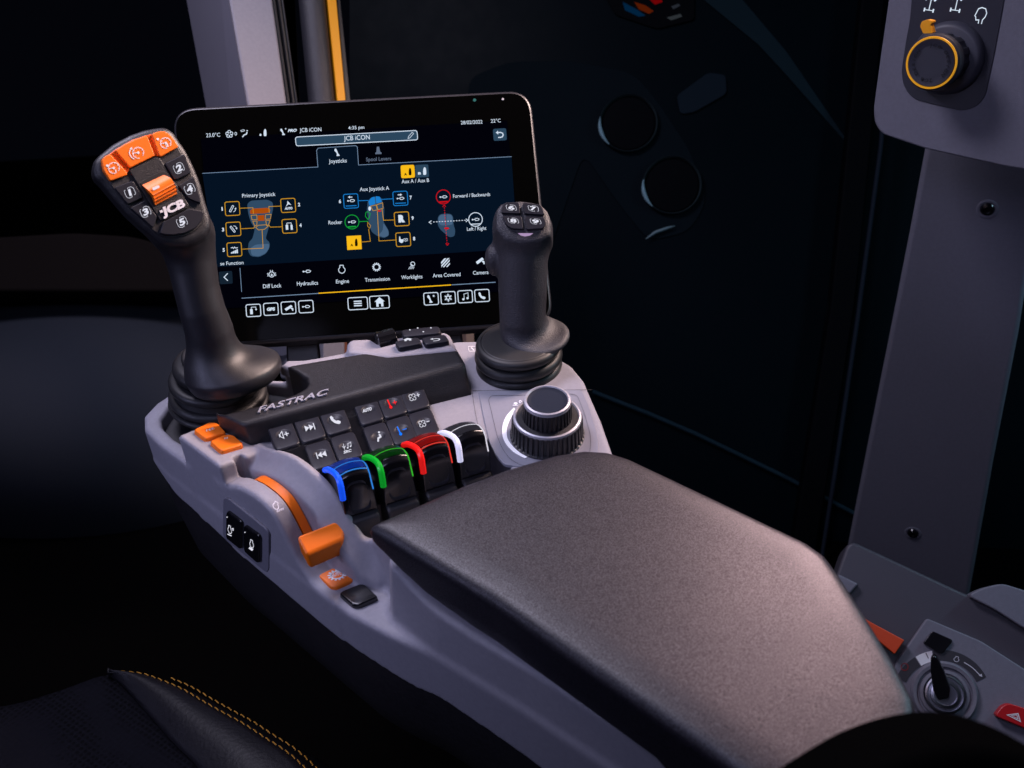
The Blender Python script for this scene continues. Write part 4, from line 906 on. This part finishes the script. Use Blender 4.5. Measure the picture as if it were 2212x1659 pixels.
a = art(.0015); a.auto = ('joystick_picture', E_FIG, scr); a.fill(roundpoly([(378, 662), (400, 642), (500, 636), (532, 652), (534, 690), (515, 770), (500, 830), (488, 870), (514, 892), (512, 925), (490, 960), (450, 980), (400, 975), (382, 940), (388, 890), (410, 870), (425, 810), (400, 770), (385, 720)], 14))
a.fill(roundpoly([(1100, 645), (1122, 622), (1160, 615), (1183, 625), (1200, 690), (1195, 770), (1225, 820), (1228, 850), (1200, 866), (1160, 855), (1125, 830), (1110, 790), (1095, 700)], 12)); a.fill(roundpoly([(1521, 740), (1535, 723), (1570, 719), (1600, 722), (1612, 740), (1614, 785), (1625, 820), (1620, 855), (1590, 862), (1570, 845), (1535, 815), (1519, 785)], 12)); 
a = art(.0016); a.auto = ('joystick_picture', E_FIG2, scr); a.fill(roundpoly([(398, 925), (430, 905), (512, 900), (508, 930), (488, 958), (448, 976), (405, 970)], 12)); a.fill(roundpoly([(1195, 775), (1224, 822), (1226, 850), (1200, 862), (1165, 850), (1190, 820)], 10)); a.fill(roundpoly([(1524, 742), (1538, 727), (1566, 724), (1566, 790), (1540, 790), (1526, 780)], 6)); a.fill(roundpoly([(1572, 723), (1600, 727), (1608, 742), (1608, 785), (1572, 790)], 6)); 
a = art(.0017); a.auto = ('orange_patch', E_OR, scr); a.fill(roundpoly([(395, 702), (412, 690), (500, 685), (518, 697), (512, 712), (487, 718), (430, 720), (397, 722)], 6)); a.fill([(441, 731), (481, 728), (483, 762), (443, 764)]); 
a = art(.0020); a.auto = ('dark_icon', E_BLK, scr); icon('hand', a, (1350, 468), (14, -1), (2, 23)); a.text('A', (1318, 492), (1336, 491), 13, 0, .05); icon('hand', a, (1028, 892), (14, -1), (2, 24)); a.text('A', (997, 916), (1014, 915), 13, 0, .05); 
a = Art(MP, .0009); a.disc((1086, 215), 2.6); a.done('sensor', mat('sensor_lens', (.35, .35, .38), .3), mon); a = Art(MP, .0009); a.disc((1025, 217), 3.4); a.done('sensor', mat('camera_lens', (.02, .10, .09), .2), mon)
# bracket behind and below
slab('mounting_arm', [MP.ab(*p) for p in [(610, 700), (680, 700), (690, 800), (615, 800)]], MP, -.045, -.024, GRIP, mon, bev=.002)
slab('mounting_arm', [MP.ab(*p) for p in [(745, 700), (1000, 690), (1010, 770), (750, 780)]], MP, -.045, -.024, GRIP, mon, bev=.002)

# ================================================================== 10 front pillar (left)
VP = M@np.array((1., 0, .06)); 
pd_ = 1.18
pil = thing('front_pillar', WD(650, 800, pd_)+np.array((0, 0, -.3)), 'pale grey front cab pillar with a bright amber strip, behind the touchscreen', 'pillar')
PP = Plane(WD(620, 120, pd_), nz(-(M@np.array((-.55, 0, 1.)))), right)
def lin(x0, y0, x1, y1, yy): return x0+(x1-x0)*(yy-y0)/(y1-y0)
def bar(name, L0, L1, R0, R1_, ytop, ybot, h0, h1, m, bev=.003, parent=pil, pl=PP, y0=0, y1=217, label=None):
    # edges given at y0 and y1, run on to ytop / ybot
    pts = [(lin(L0, y0, L1, y1, ytop), ytop), (lin(R0, y0, R1_, y1, ytop), ytop), (lin(R0, y0, R1_, y1, ybot), ybot), (lin(L0, y0, L1, y1, ybot), ybot)]
    pts = [pl.ab(lin(x, 0, x, 1, 0) if False else x, y) for x, y in pts]
    return slab(name, pts, pl, h0, h1, m, parent, bev=bev, label=label)
bar('pillar_face', 494, 532, 590, 620, -150, 820, -.06, 0, GREY, .004, label='warm lit pillar face')
# return of the pillar, its shade put into a darker plastic
q0 = [PP.hit(494, -0), PP.hit(532, 217)]
ex = lambda p, q, k: p+(q-p)*k
pt_, pb_ = ex(q0[0], q0[1], -.8), ex(q0[0], q0[1], 3.6)
sd = [WD(403, 0, pd_+.10), WD(443, 217, pd_+.10)]; st_, sb_ = ex(sd[0], sd[1], -.8), ex(sd[0], sd[1], 3.6)
th = M@np.array((.0, 0, .03))
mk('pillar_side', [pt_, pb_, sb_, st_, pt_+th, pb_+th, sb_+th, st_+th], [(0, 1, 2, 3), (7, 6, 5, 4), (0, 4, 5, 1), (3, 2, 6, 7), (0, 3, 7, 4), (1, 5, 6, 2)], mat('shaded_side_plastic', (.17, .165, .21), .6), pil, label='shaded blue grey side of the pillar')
for a0, a1, b0, b1, h in ((591, 622, 599, 630, -.004), (601, 632, 606, 636, .0), (608, 638, 613, 643, .0)):
    bar('door_seal', a0, a1, b0, b1, -150, 820, -.03, h, RUB, .0015)
bar('column_back', 612, 642, 645, 655, -150, 820, -.05, -.010, GLOSS, .002)
cyl = [PP.hit(lin(676, 0, 697, 217, y), y, -.004) for y in (-150, 820)]
tube('round_column', cyl, .0155, GRIPT, pil, n=40)
bar('amber_strip', 706, 727, 725, 745, -150, 640, -.02, .003, AMBER, .001, label='bright amber strip')
bar('column_edge', 727, 746, 738, 760, -150, 640, -.03, -.002, GRIP, .002)
slab('pillar_foot', [PP.ab(*p) for p in [(684, 700), (733, 697), (733, 790), (686, 795)]], PP, -.005, .02, GREYD, pil, bev=.002, label='small lit foot of the pillar under the display')
slab('foot_trim', [PP.ab(*p) for p in [(733, 697), (744, 697), (744, 790), (733, 790)]], PP, -.005, .018, mat('brown_trim', (.12, .03, .01), .5), pil)
slab('rear_bracket', [PP.ab(*p) for p in [(999, 716), (1017, 712), (1017, 760), (1000, 762)]], PP, -.005, .01, mat('beige_bracket', (.2, .13, .1), .5), pil, bev=.001)

# ================================================================== 11 right hand pillar
rp = thing('door_pillar', WD(1965, 1225, 1.0), 'tall grey trim-covered cab pillar on the right with recessed screws', 'pillar')
RP = Plane(WD(1960, 1000, 1.26), nz((-.42, -.90, 0)), right)
FR = [(2060, -60), (2300, -60), (2300, 300), (2212, 700), (2150, 1050), (2094, 1286), (1962, 1228), (1826, 1166), (1880, 900), (1933, 664), (1990, 350)]
FR = [(2030, 150), (1965, 500), (1933, 664), (1880, 930), (1829, 1190), (1962, 1252), (2089, 1312), (2145, 1000), (2200, 720), (2290, 150)]
slab('pillar_trim', [RP.ab(*p) for p in FR], RP, -.05, 0, GREYD, rp, bev=.006, seg=4)
for x, y in ((2133, 452), (1972, 1152)):
    c = RP.hit(x, y, .0)
    lathe('screw_recess', [(.011, -.0002), (.010, .0006), (.0085, .0007), (.0072, .0003)], c, RP.n, GREYD, rp, n=40)
    lathe('screw', [(.0072, .0004), (.0060, .0022), (.0035, .0028), (.0034, .0014), (0, .0013)], c, RP.n, GLOSS, rp, n=32)
# ================================================================== 12 switch box on the pillar
bx = thing('switch_box', WD(2040, 250, .93), 'grey switch housing at the upper right with an amber-ringed rotary knob', 'switch box')
BP = Plane(WD(2030, 150, .90), nz(M@np.array((-.50, .14, 0))-ray(2049, 125)), M@np.array((1., .07, 0)))
BX = [(1930, -80), (1919, 0), (1902, 118), (1886, 236), (1889, 268), (1905, 290), (2000, 322), (2090, 342), (2172, 360), (2330, 385), (2330, -80)]
slab('housing', roundpoly([BP.ab(*p) for p in BX], .006), BP, -.05, 0, GREYD, bx, bev=.007, seg=5)
pslab('control_panel', [(600, -300), (560, 180), (515, 430), (478, 680), (490, 800), (540, 900), (620, 965), (800, 1010), (1050, 1068), (1130, 1055), (1220, 1015), (1290, 920), (1380, 500), (1480, -50), (1520, -300)], BP, -.003, .0008, GLOSS if False else mat('satin_black_panel', (.022, .022, .034), .45), bx, bev=.0006, rnd=.004, T=TRb)
kc = BP.hit(*TRb(930, 560)); ka = nz(kc*0+(BP.n+M@np.array((-.12, .0, -.0))))
kax = BP.n
def TRc(x, y, h): return kc+kax*h
lathe('knob_base', [(.031, 0), (.0305, .006), (.0285, .009), (.026, .010)], kc, BP.n, mat('knob_base_plastic', (.05, .05, .07), .5), bx, n=80)
kn = lathe('rotary_knob', [(.0215, .002), (.0215, .027), (.0228, .029), (.0236, .035), (.0229, .0405), (.0214, .0420)], kc, kax, mat('knob_plastic', (.035, .035, .048), .42, bump=.1), bx, n=80, rib={1: (12, .0012), 0: (12, .0012)})
lathe('amber_ring', [(.0216, .0416), (.0213, .0427), (.0198, .0427), (.0196, .0418)], kc, kax, mat('glowing_amber_plastic', (.95, .42, .01), .4, emit=(.9, .4, .01), es=.25), kn, n=80)  # weak emission added to the amber plastic
lathe('knob_cap', [(.0197, .0415), (.0190, .0430), (.0155, .0422), (.009, .0414), (0, .0412)], kc, kax, mat('knob_cap_plastic', (.028, .028, .042), .38), kn, n=80)
KP = Plane(kc+kax*.0434, kax, right)
v, f = None, None
vv = []; ff = []
def arctext(st, r, a0, a1, h):
    n_ = len(st)
    for i_, ch in enumerate(st):
        if ch == ' ': continue
        v, f = glyphs(ch, .1, .03); x0 = min(p[0] for p in v); x1 = max(p[0] for p in v)
        an = math.radians(a0+(a1-a0)*i_/(n_-1)); er = np.array((math.cos(an), math.sin(an))); et = np.array((er[1], -er[0]))
        b = len(vv)
        for p in v: vv.append(KP.pt(er*(r+(p[1]-.36)*h)+et*((p[0]-(x0+x1)/2)*h*1.25), 0.0))
        ff.extend([tuple(b+j for j in q) for q in f])
arctext('JCB DESIGN', .0145, 100, -35, .0036); arctext('JCB DESIGN', .0145, 280, 145, .0036)
mk('lettering', vv, ff, mat('engraved_black', (.004, .004, .006), .4), kn)
pq = [TRb(*p) for p in ((675, 250), (690, 205), (740, 185), (790, 195), (795, 215), (775, 235), (792, 318), (705, 320))]
KQ = Plane(kc+kax*.030, kax, right)
slab('pointer', roundpoly([KQ.ab(*p) for p in pq], .001), KQ, -.004, .005, AMBER, kn, bev=.0012)
a = Art(BP, .0012, TRb); icon('axle', a, (757, 45), (70, 10), (-14, 58)); icon('axle', a, (1010, 42), (70, 10), (-14, 62)); icon('head', a, (1245, 150), (62, 8), (-12, 78)); a.done('symbols', E_W, bx, 'white axle and head symbols')
# ================================================================== 13 side console with ignition
sc2 = thing('side_console', WD(2050, 1450, .93), 'dark grey side console at the lower right with the ignition switch', 'side console')
SP = Plane(WD(2060, 1440, .93), nz((-.22, -.62, .75)), right)
def sp_(x, y, h=0): return SP.hit(x, y, h)
slab('console_shell', roundpoly([SP.ab(*p) for p in [(1834, 1164), (2093, 1285), (2140, 1300), (2240, 1352), (2420, 1440), (2420, 1800), (1900, 1800), (1760, 1500), (1800, 1260)]], .01), SP, -.10, -.0045, mat('side_console_plastic', (.055, .052, .068), .5, bump=.3, scale=1300), sc2, bev=.008)
pan2 = slab('ignition_panel', roundpoly([SP.ab(*IGN(*p)) for p in [(828, 502), (1250, 680), (1600, 905), (2100, 1250), (2100, 1800), (900, 1800), (540, 1000), (600, 830)]], .003), SP, -.006, 0, GREYD, sc2, bev=.0015)
slab('window_ledge', roundpoly([SP.ab(*IGN(*p)) for p in [(1130, 330), (1250, 270), (1400, 235), (1700, 330), (2000, 500), (2000, 760), (1580, 590), (1350, 440)]], .006), SP, -.02, .006, GREYD, sc2, bev=.006, seg=4)
slab('trim_block', [SP.ab(*IGN(*p)) for p in [(150, 165), (300, 240), (230, 320), (60, 250)]], SP, -.02, .004, GREYD, sc2, bev=.002)
slab('blank_button', roundpoly([SP.ab(*IGN(*p)) for p in [(868, 600), (1020, 668), (1018, 690), (945, 775), (920, 770), (795, 695)]], .002), SP, -.002, .0035, GLOSS, sc2, bev=.0015)
a = Art(SP, .0006, IGN)
def arc(c, r, a0, a1, ry=None): return [(c[0]+r*math.cos(math.radians(t)), c[1]+(ry or r)*math.sin(math.radians(t))) for t in np.linspace(a0, a1, 24)]
cI = (950, 1080)
def band(a, a0, a1, r0, r1, c=(940, 1120)):
    o_, i_ = arc(c, r1, a0, a1, r1*.97), arc(c, r0, a0, a1, r0*.97); n_ = 24; a.add([a.P(p) for p in o_+i_], [(i, i+1, n_+i+1, n_+i) for i in range(n_-1)])
band(a, -155, -122, 300, 385); band(a, -100, -26, 300, 385); a.done('start_label', mat('label_dark', (.03, .028, .036), .5), sc2)
a = Art(SP, .0009, IGN); band(a, -121, -101, 300, 385); a.done('start_label', WHITE, sc2, 'white ON segment of the start label')
a = Art(SP, .0012, IGN); a.line([(820, 770), (840, 812)], 6); a.done('on_mark', DARK, sc2)
a = Art(SP, .0010, IGN); icon('engine', a, (1057, 818), (24, 8), (-6, 20)); a.line(spline([(1115, 843), (1180, 885), (1240, 945)], 5), 6); a.fill([(1255, 955), (1228, 945), (1250, 930)]); a.done('start_symbol', PALE, sc2)
a = Art(SP, .0010, IGN); a.ring((657, 878), 27, 6); a.done('off_symbol', mat('red_print', (.25, .01, .01), .5), sc2)
ig = thing('ignition_switch', sp_(*IGN(960, 1085)), 'ignition lock with a black key turned upright in its ring', 'ignition switch')
ic_ = sp_(*IGN(960, 1085))
lathe('bezel', [(.0290, -.001), (.0285, .004), (.0268, .0060), (.0240, .0056), (.0230, .003), (.0215, .003), (.0210, .0055), (.0185, .006), (.0175, .004)], ic_, SP.n, GREYD, ig, n=80)
lathe('lock_ring', [(.0172, .003), (.0170, .0085), (.0155, .009), (.015, .006), (.0130, .006), (.0125, .0105), (.0100, .011), (.0095, .008), (0, .008)], ic_, SP.n, CHROME, ig, n=80)
KY = Plane(ic_+SP.n*.022, nz(-(M@np.array((.45, .0, 1.)))), M@np.array((0, 0, 0.))+right)
slab('key', roundpoly([KY.ab(*IGN(*p)) for p in [(860, 800), (880, 780), (905, 795), (960, 900), (1010, 1040), (1000, 1110), (920, 1130), (880, 1060), (858, 900)]], .002), KY, -.004, .004, GLOSS, ig, bev=.0018)
hz = slab('hazard_button', roundpoly([SP.ab(*IGN(*p)) for p in [(1330, 1250), (1390, 1175), (1440, 1152), (1580, 1195), (1760, 1270), (1720, 1400), (1580, 1352)]], .004), SP, -.004, .010, RED, sc2, bev=.003)
a = Art(SP, .0103, IGN); a.line([(1430, 1242), (1512, 1232), (1530, 1292)], 8, True); a.line([(1460, 1247), (1503, 1242), (1512, 1272)], 6, True); a.done('symbol', WHITE, hz)
ol = thing('seat_lever', WD(1910, 1390, .9), 'small orange-red lever end poking out beside the armrest corner', 'lever')
slab('lever_end', [SP.ab(*IGN(*p)) for p in [(300, 480), (395, 538), (645, 672), (570, 780), (400, 640)]], SP, .0, .012, mat('red_orange_plastic', (.62, .06, .01), .45), ol, bev=.001)
# ================================================================== 14 seat, lower left
seat = thing('seat', W(300, 1600, -.25), 'black leather seat cushion edge with double yellow stitching, lower left', 'seat')
EDGE = [(-200, 1462), (0, 1500), (120, 1475), (229, 1457), (262, 1451), (308, 1456), (352, 1471), (396, 1490), (440, 1516), (484, 1541), (528, 1565), (572, 1594), (616, 1622), (656, 1657), (720, 1730)]
SEAM = [(229, 1457), (264, 1482), (308, 1530), (374, 1605), (427, 1658), (500, 1760)]
sz0 = -.17
def sgrid(A, Bc, n, m_, dome, name, mt):
    A = spline(A, 8); Bc = spline(Bc, 8)
    res = lambda P, k: [np.array([np.interp(t, np.linspace(0, 1, len(P)), [p[i] for p in P]) for i in (0, 1, 2)]) for t in np.linspace(0, 1, k)]
    A, Bc = res(A, n), res(Bc, n); vs = []
    for i in range(n):
        for j in range(m_+1):
            t = j/m_; p = A[i]*(1-t)+Bc[i]*t; vs.append(p+np.array((0, 0, dome*math.sin(math.pi*t))))
    fs = [(i*(m_+1)+j, i*(m_+1)+j+1, (i+1)*(m_+1)+j+1, (i+1)*(m_+1)+j) for i in range(n-1) for j in range(m_)]
    o = mk(name, vs, fs, mt, seat, True)
    bm = bmesh.new(); bm.from_mesh(o.data); bmesh.ops.recalc_face_normals(bm, faces=bm.faces)
    if sum(f.normal.z for f in bm.faces) < 0: bmesh.ops.reverse_faces(bm, faces=bm.faces)
    bm.to_mesh(o.data); bm.free()
    s = o.modifiers.new('s', 'SOLIDIFY'); s.thickness = .002; s.offset = -1; return o
LEA = mat('black_leather', (.0065, .006, .009), .5, bump=.5, scale=300, spec=.22)
def fabric():
    m = mat('perforated_fabric', (.012, .012, .015), .8, spec=.03); nt = m.node_tree; b = nt.nodes['Principled BSDF']
    tc = nt.nodes.new('ShaderNodeTexCoord'); mp = nt.nodes.new('ShaderNodeMapping'); mp.inputs['Rotation'].default_value = (0, 0, .6)
    vo = nt.nodes.new('ShaderNodeTexVoronoi'); vo.inputs['Scale'].default_value = 230; vo.inputs['Randomness'].default_value = .15
    nt.links.new(tc.outputs['Object'], mp.inputs[0]); nt.links.new(mp.outputs[0], vo.inputs['Vector'])
    cr = nt.nodes.new('ShaderNodeValToRGB'); cr.color_ramp.elements[0].position = .25; cr.color_ramp.elements[0].color = (.003, .003, .004, 1); cr.color_ramp.elements[1].position = .4; cr.color_ramp.elements[1].color = (.006, .006, .009, 1)
    nt.links.new(vo.outputs['Distance'], cr.inputs[0]); nt.links.new(cr.outputs[0], b.inputs['Base Color'])
    bp_ = nt.nodes.new('ShaderNodeBump'); bp_.inputs['Distance'].default_value = .001; nt.links.new(vo.outputs['Distance'], bp_.inputs['Height']); nt.links.new(bp_.outputs[0], b.inputs['Normal']); return m
E3 = [W(x, y, sz0-(.00 if x < 230 else .00)) for x, y in EDGE]
S3 = [W(x, y, sz0-.004) for x, y in SEAM]
sgrid([E3[3]+(E3[4]-E3[3])*.25]+E3[4:], [S3[0]+(S3[1]-S3[0])*.15]+S3[1:], 60, 10, .006, 'leather_bolster', LEA)
sgrid([W(-260, 1560, sz0), W(0, 1527, sz0), W(120, 1495, sz0), W(228, 1459, sz0-.003)]+[s-np.array((0, 0, .001)) for s in S3[1:]], [W(-260, 1760, sz0-.0), W(-200, 1900, sz0), W(0, 2000, sz0), W(200, 2000, sz0), W(420, 1900, sz0), W(520, 1800, sz0)], 60, 14, .004, 'fabric_panel', fabric())
# outer flank falling away behind the stitched edge
sgrid([E3[3]+(E3[4]-E3[3])*.25]+E3[4:], [W(x+i*10, y+2+i*3, sz0-.02-.01*i) for i, (x, y) in enumerate(EDGE[3:])], 60, 6, .0, 'cushion_flank', LEA)
def stitches(path, off, name):
    P = spline(path, 30); P = [p for p in P]; L = [0]
    for a_, b_ in zip(P[:-1], P[1:]): L.append(L[-1]+np.linalg.norm(b_-a_))
    P = np.array(P); s_ = 0; vs = []; fs = []
    while s_ < L[-1]-.006:
        a_ = np.array([np.interp(s_, L, P[:, i]) for i in range(3)]); b_ = np.array([np.interp(s_+.0048, L, P[:, i]) for i in range(3)]); t = nz(b_-a_); nn = nz(np.cross((0, 0, 1), t))
        pts = [a_+nn*off+t*0+nn*.0004, (a_+b_)/2+nn*off+np.array((0, 0, .0006)), b_+nn*off-nn*.0004]
        for p in pts:
            for dx, dz in ((-.00045, 0), (0, .0006), (.00045, 0)): vs.append(p+nn*dx+np.array((0, 0, dz+.0006)))
        b0 = len(vs)-9; fs += [(b0, b0+1, b0+4, b0+3), (b0+1, b0+2, b0+5, b0+4), (b0+3, b0+4, b0+7, b0+6), (b0+4, b0+5, b0+8, b0+7)]
        s_ += .0068
    return mk(name, vs, fs, mat('yellow_thread', (.48, .22, .02), .6), seat)
stitches(E3[4:], 0, 'yellow_stitching'); stitches([p+np.array((.006, .002, 0)) for p in E3[6:]], 0, 'yellow_stitching')
# ================================================================== 15 seat back in the foreground
sb = thing('seat', (.22, .12, .1), 'black out-of-focus seat side in the lower right foreground', 'seat')
BL = [(1560, 1745), (1620, 1690), (1710, 1626), (1810, 1568), (1900, 1538), (1975, 1526), (2050, 1531), (2130, 1558), (2212, 1604), (2300, 1680), (2350, 2000), (1500, 2000)]
FG = Plane(WD(1950, 1620, .40), nz(-(M@np.array((0, 0, 1.)))), right)
slab('seat_side', roundpoly([FG.ab(*p) for p in BL], .02), FG, .0, .045, mat('matt_black_cloth', (.002, .002, .002), 1., spec=0), sb, bev=.012, seg=5)
# ================================================================== 16 door, window and dark cab beyond
dd = 1.45
DP = Plane(WD(1500, 600, dd), nz(-(M@np.array((.12, .0, 1.)))), right)
win = thing('side_window', DP.hit(1400, 1000), 'dark reflective side window behind the consoles', 'window')
GLS = mat('tinted_window_glass', (.0013, .0034, .0052), .4, spec=.02)
slab('pane', [DP.ab(*p) for p in [(752, -200), (2700, -200), (2700, 1700), (752, 1700)]], DP, -.012, -.008, GLS, win)
door = thing('door_frame', DP.hit(1800, 1100), 'dark upright door frame with rubber edges, left of the right pillar', 'door frame')
BLK = mat('frame_black', (.0016, .002, .003), .6, spec=.02)
slab('upright', [DP.ab(*p) for p in [(1862, -100), (1912, -100), (1838, 664), (1722, 1400), (1668, 1400), (1785, 664)]], DP, 0, .03, BLK, door, bev=.004)
tube('rubber_edge', [DP.hit(x, y, .012) for x, y in [(1872, -100), (1845, 250), (1800, 600), (1745, 960), (1690, 1300)]], .0035, mat('rubber_edge_blue', (.012, .016, .024), .6, spec=.03), door)
tube('rubber_edge', [DP.hit(x, y, .034) for x, y in [(1925, -100), (1890, 330), (1840, 700), (1790, 1040), (1745, 1330)]], .003, mat('rubber_edge_grey', (.010, .014, .022), .6, spec=.03), door)
rail = thing('window_rail', DP.hit(1500, 950), 'thin teal-grey rail along the window sill, running down to the right', 'rail')
tube('rail_tube', [DP.hit(x, y, -.002) for x, y in [(1280, 846), (1400, 893), (1500, 936), (1600, 984), (1705, 1035), (1850, 1112), (1990, 1190)]], .0032, mat('teal_rail', (.010, .024, .034), .6, spec=.03), rail)
# reflections in the glass, added as dim modelled rings on the pane
RB = mat('reflected_bezel', (.02, .03, .035), .5, spec=.03)
for (cx, cy, r, lb) in ((1358, 266, 62, 'upper modelled ring reflection with a thin bright rim, seen in the side window'), (1452, 400, 62, 'lower modelled ring reflection with a thin bright rim, seen in the side window')):
    v_ = thing('ring_reflection', DP.hit(cx, cy), lb, 'reflection', 'ring reflections in the window')
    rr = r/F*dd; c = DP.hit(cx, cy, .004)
    lathe('reflected_rim', [(rr*1.0, -.010), (rr*1.03, -.004), (rr*1.0, .0), (rr*.965, -.003), (rr*.95, -.008)], c, DP.n, RB, v_, n=80)
    lathe('reflected_disc', [(rr*.96, -.008), (rr*.9, -.005), (0, -.004)], c, DP.n, BLK, v_, n=60)
    # highlight on the rim, put in as a paler sliver
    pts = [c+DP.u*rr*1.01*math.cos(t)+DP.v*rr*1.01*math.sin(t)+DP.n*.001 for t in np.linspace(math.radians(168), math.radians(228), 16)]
    tube('rim_highlight', pts, .003, mat('rim_highlight_pale', (.16, .26, .30), .5, spec=.03), v_, rs=[.0004+.0026*math.sin(math.pi*i/15) for i in range(16)])
gb = thing('streak_reflection', DP.hit(1430, 505), 'short pale curved reflection modelled low in the side window', 'streak reflection')  # streak of reflection, added as a pale tube
tube('reflected_streak', [DP.hit(x, y, .0) for x, y in [(1395, 516), (1415, 502), (1440, 493), (1458, 488)]], .003, mat('pale_reflection', (.09, .15, .17), .5), gb, rs=[.0006, .0022, .002, .0005])
dk = thing('dash_reflection', DP.hit(1250, 350), 'dim blue-black reflected dashboard shape modelled in the side window', 'dashboard')  # window reflection built as flat dim shapes
slab('reflected_dash', roundpoly([DP.ab(*p) for p in [(1010, 165), (1100, 130), (1230, 128), (1370, 155), (1420, 215), (1490, 320), (1530, 430), (1490, 500), (1400, 520), (1330, 430), (1260, 330), (1180, 560), (1010, 560)]], .02), DP, -.009, -.006, mat('dim_dash_reflection', (.0026, .0055, .0080), .7, spec=.03), dk, bev=.001)
slab('reflected_arm', roundpoly([DP.ab(*p) for p in [(1500, -20), (1590, -20), (1700, 110), (1850, 330), (1700, 160), (1640, 95)]], .004), DP, -.0085, -.004, mat('dim_arm_reflection', (.006, .014, .019), .7, spec=.03), dk)
slab('reflected_block', roundpoly([DP.ab(*p) for p in [(1462, 205), (1530, 155), (1568, 160), (1570, 200), (1500, 240), (1470, 245)]], .006), DP, -.0085, -.004, mat('dim_block_reflection', (.006, .011, .017), .6, spec=.03), dk)
ds = thing('display_reflection', DP.hit(1400, 15), 'modelled reflection of a display with colour bars at the top edge of the window', 'display reflection')  # mirrored screen image, added as faintly glowing colour chips
slab('reflected_panel', roundpoly([DP.ab(*p) for p in [(1290, -40), (1500, -40), (1500, 40), (1420, 60), (1330, 30)]], .006), DP, -.008, -.004, BLK, ds)
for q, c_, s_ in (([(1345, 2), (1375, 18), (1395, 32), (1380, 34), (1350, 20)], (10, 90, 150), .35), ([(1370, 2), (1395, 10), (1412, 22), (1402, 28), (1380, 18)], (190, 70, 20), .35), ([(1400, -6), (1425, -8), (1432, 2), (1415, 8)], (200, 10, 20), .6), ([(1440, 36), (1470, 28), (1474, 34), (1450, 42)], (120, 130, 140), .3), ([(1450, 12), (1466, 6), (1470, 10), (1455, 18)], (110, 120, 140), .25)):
    a = Art(DP, -.0035); a.fill(q); a.done('reflected_colour_bar', emis('dim_reflected_colour', c_, s_*.4), ds)
# left background: dash top and lower trim
LP = Plane(WD(200, 700, 1.5), nz(-(M@np.array((-.15, .15, 1.)))), right)
dt = thing('dashboard', LP.hit(150, 560), 'dark brown rounded dashboard edge in the left background', 'dashboard')
slab('dash_top', roundpoly([LP.ab(*p) for p in [(-300, 526), (0, 524), (170, 514), (300, 522), (420, 560), (460, 640), (-300, 640)]], .02), LP, -.05, .03, mat('brown_dash', (.011, .0085, .008), .8, spec=.03, bump=.3, scale=200), dt, bev=.02, seg=5)
lt = thing('cab_trim', LP.hit(200, 800), 'smooth blue-grey lower cab trim in the left background', 'trim panel')
vs = []; fs = []
for i in range(25):
    for j in range(21):
        x = -250+i*34; y = 560+j*42; t = (i/24-.5)*2
        vs.append(LP.hit(x, y, -.02+.16*(1-t*t)*.6-.36*((j-8)/10.)**2))
fs = [(i*21+j, i*21+j+1, (i+1)*21+j+1, (i+1)*21+j) for i in range(24) for j in range(20)]
o = mk('trim_surface', vs, fs, mat('blue_grey_trim', (.032, .037, .050), .8, spec=.03, bump=.2, scale=300), lt, True)
bm = bmesh.new(); bm.from_mesh(o.data); bmesh.ops.recalc_face_normals(bm, faces=bm.faces)
if sum(f.normal.y for f in bm.faces) > 0: bmesh.ops.reverse_faces(bm, faces=bm.faces)
bm.to_mesh(o.data); bm.free(); s = o.modifiers.new('s', 'SOLIDIFY'); s.thickness = .02; s.offset = -1
# floor of the cab and rear wall
def plate(name, pts, m):
    me = mk(name, [p for p in pts]+[np.array(p)-np.array((0, 0, .02)) for p in pts], [(0, 1, 2, 3), (7, 6, 5, 4), (0, 4, 5, 1), (1, 5, 6, 2), (2, 6, 7, 3), (3, 7, 4, 0)], m); me['kind'] = 'structure'; return me
plate('floor', [(-2, -1, -.55), (2, -1, -.55), (2, 2.6, -.55), (-2, 2.6, -.55)], FLOORM)
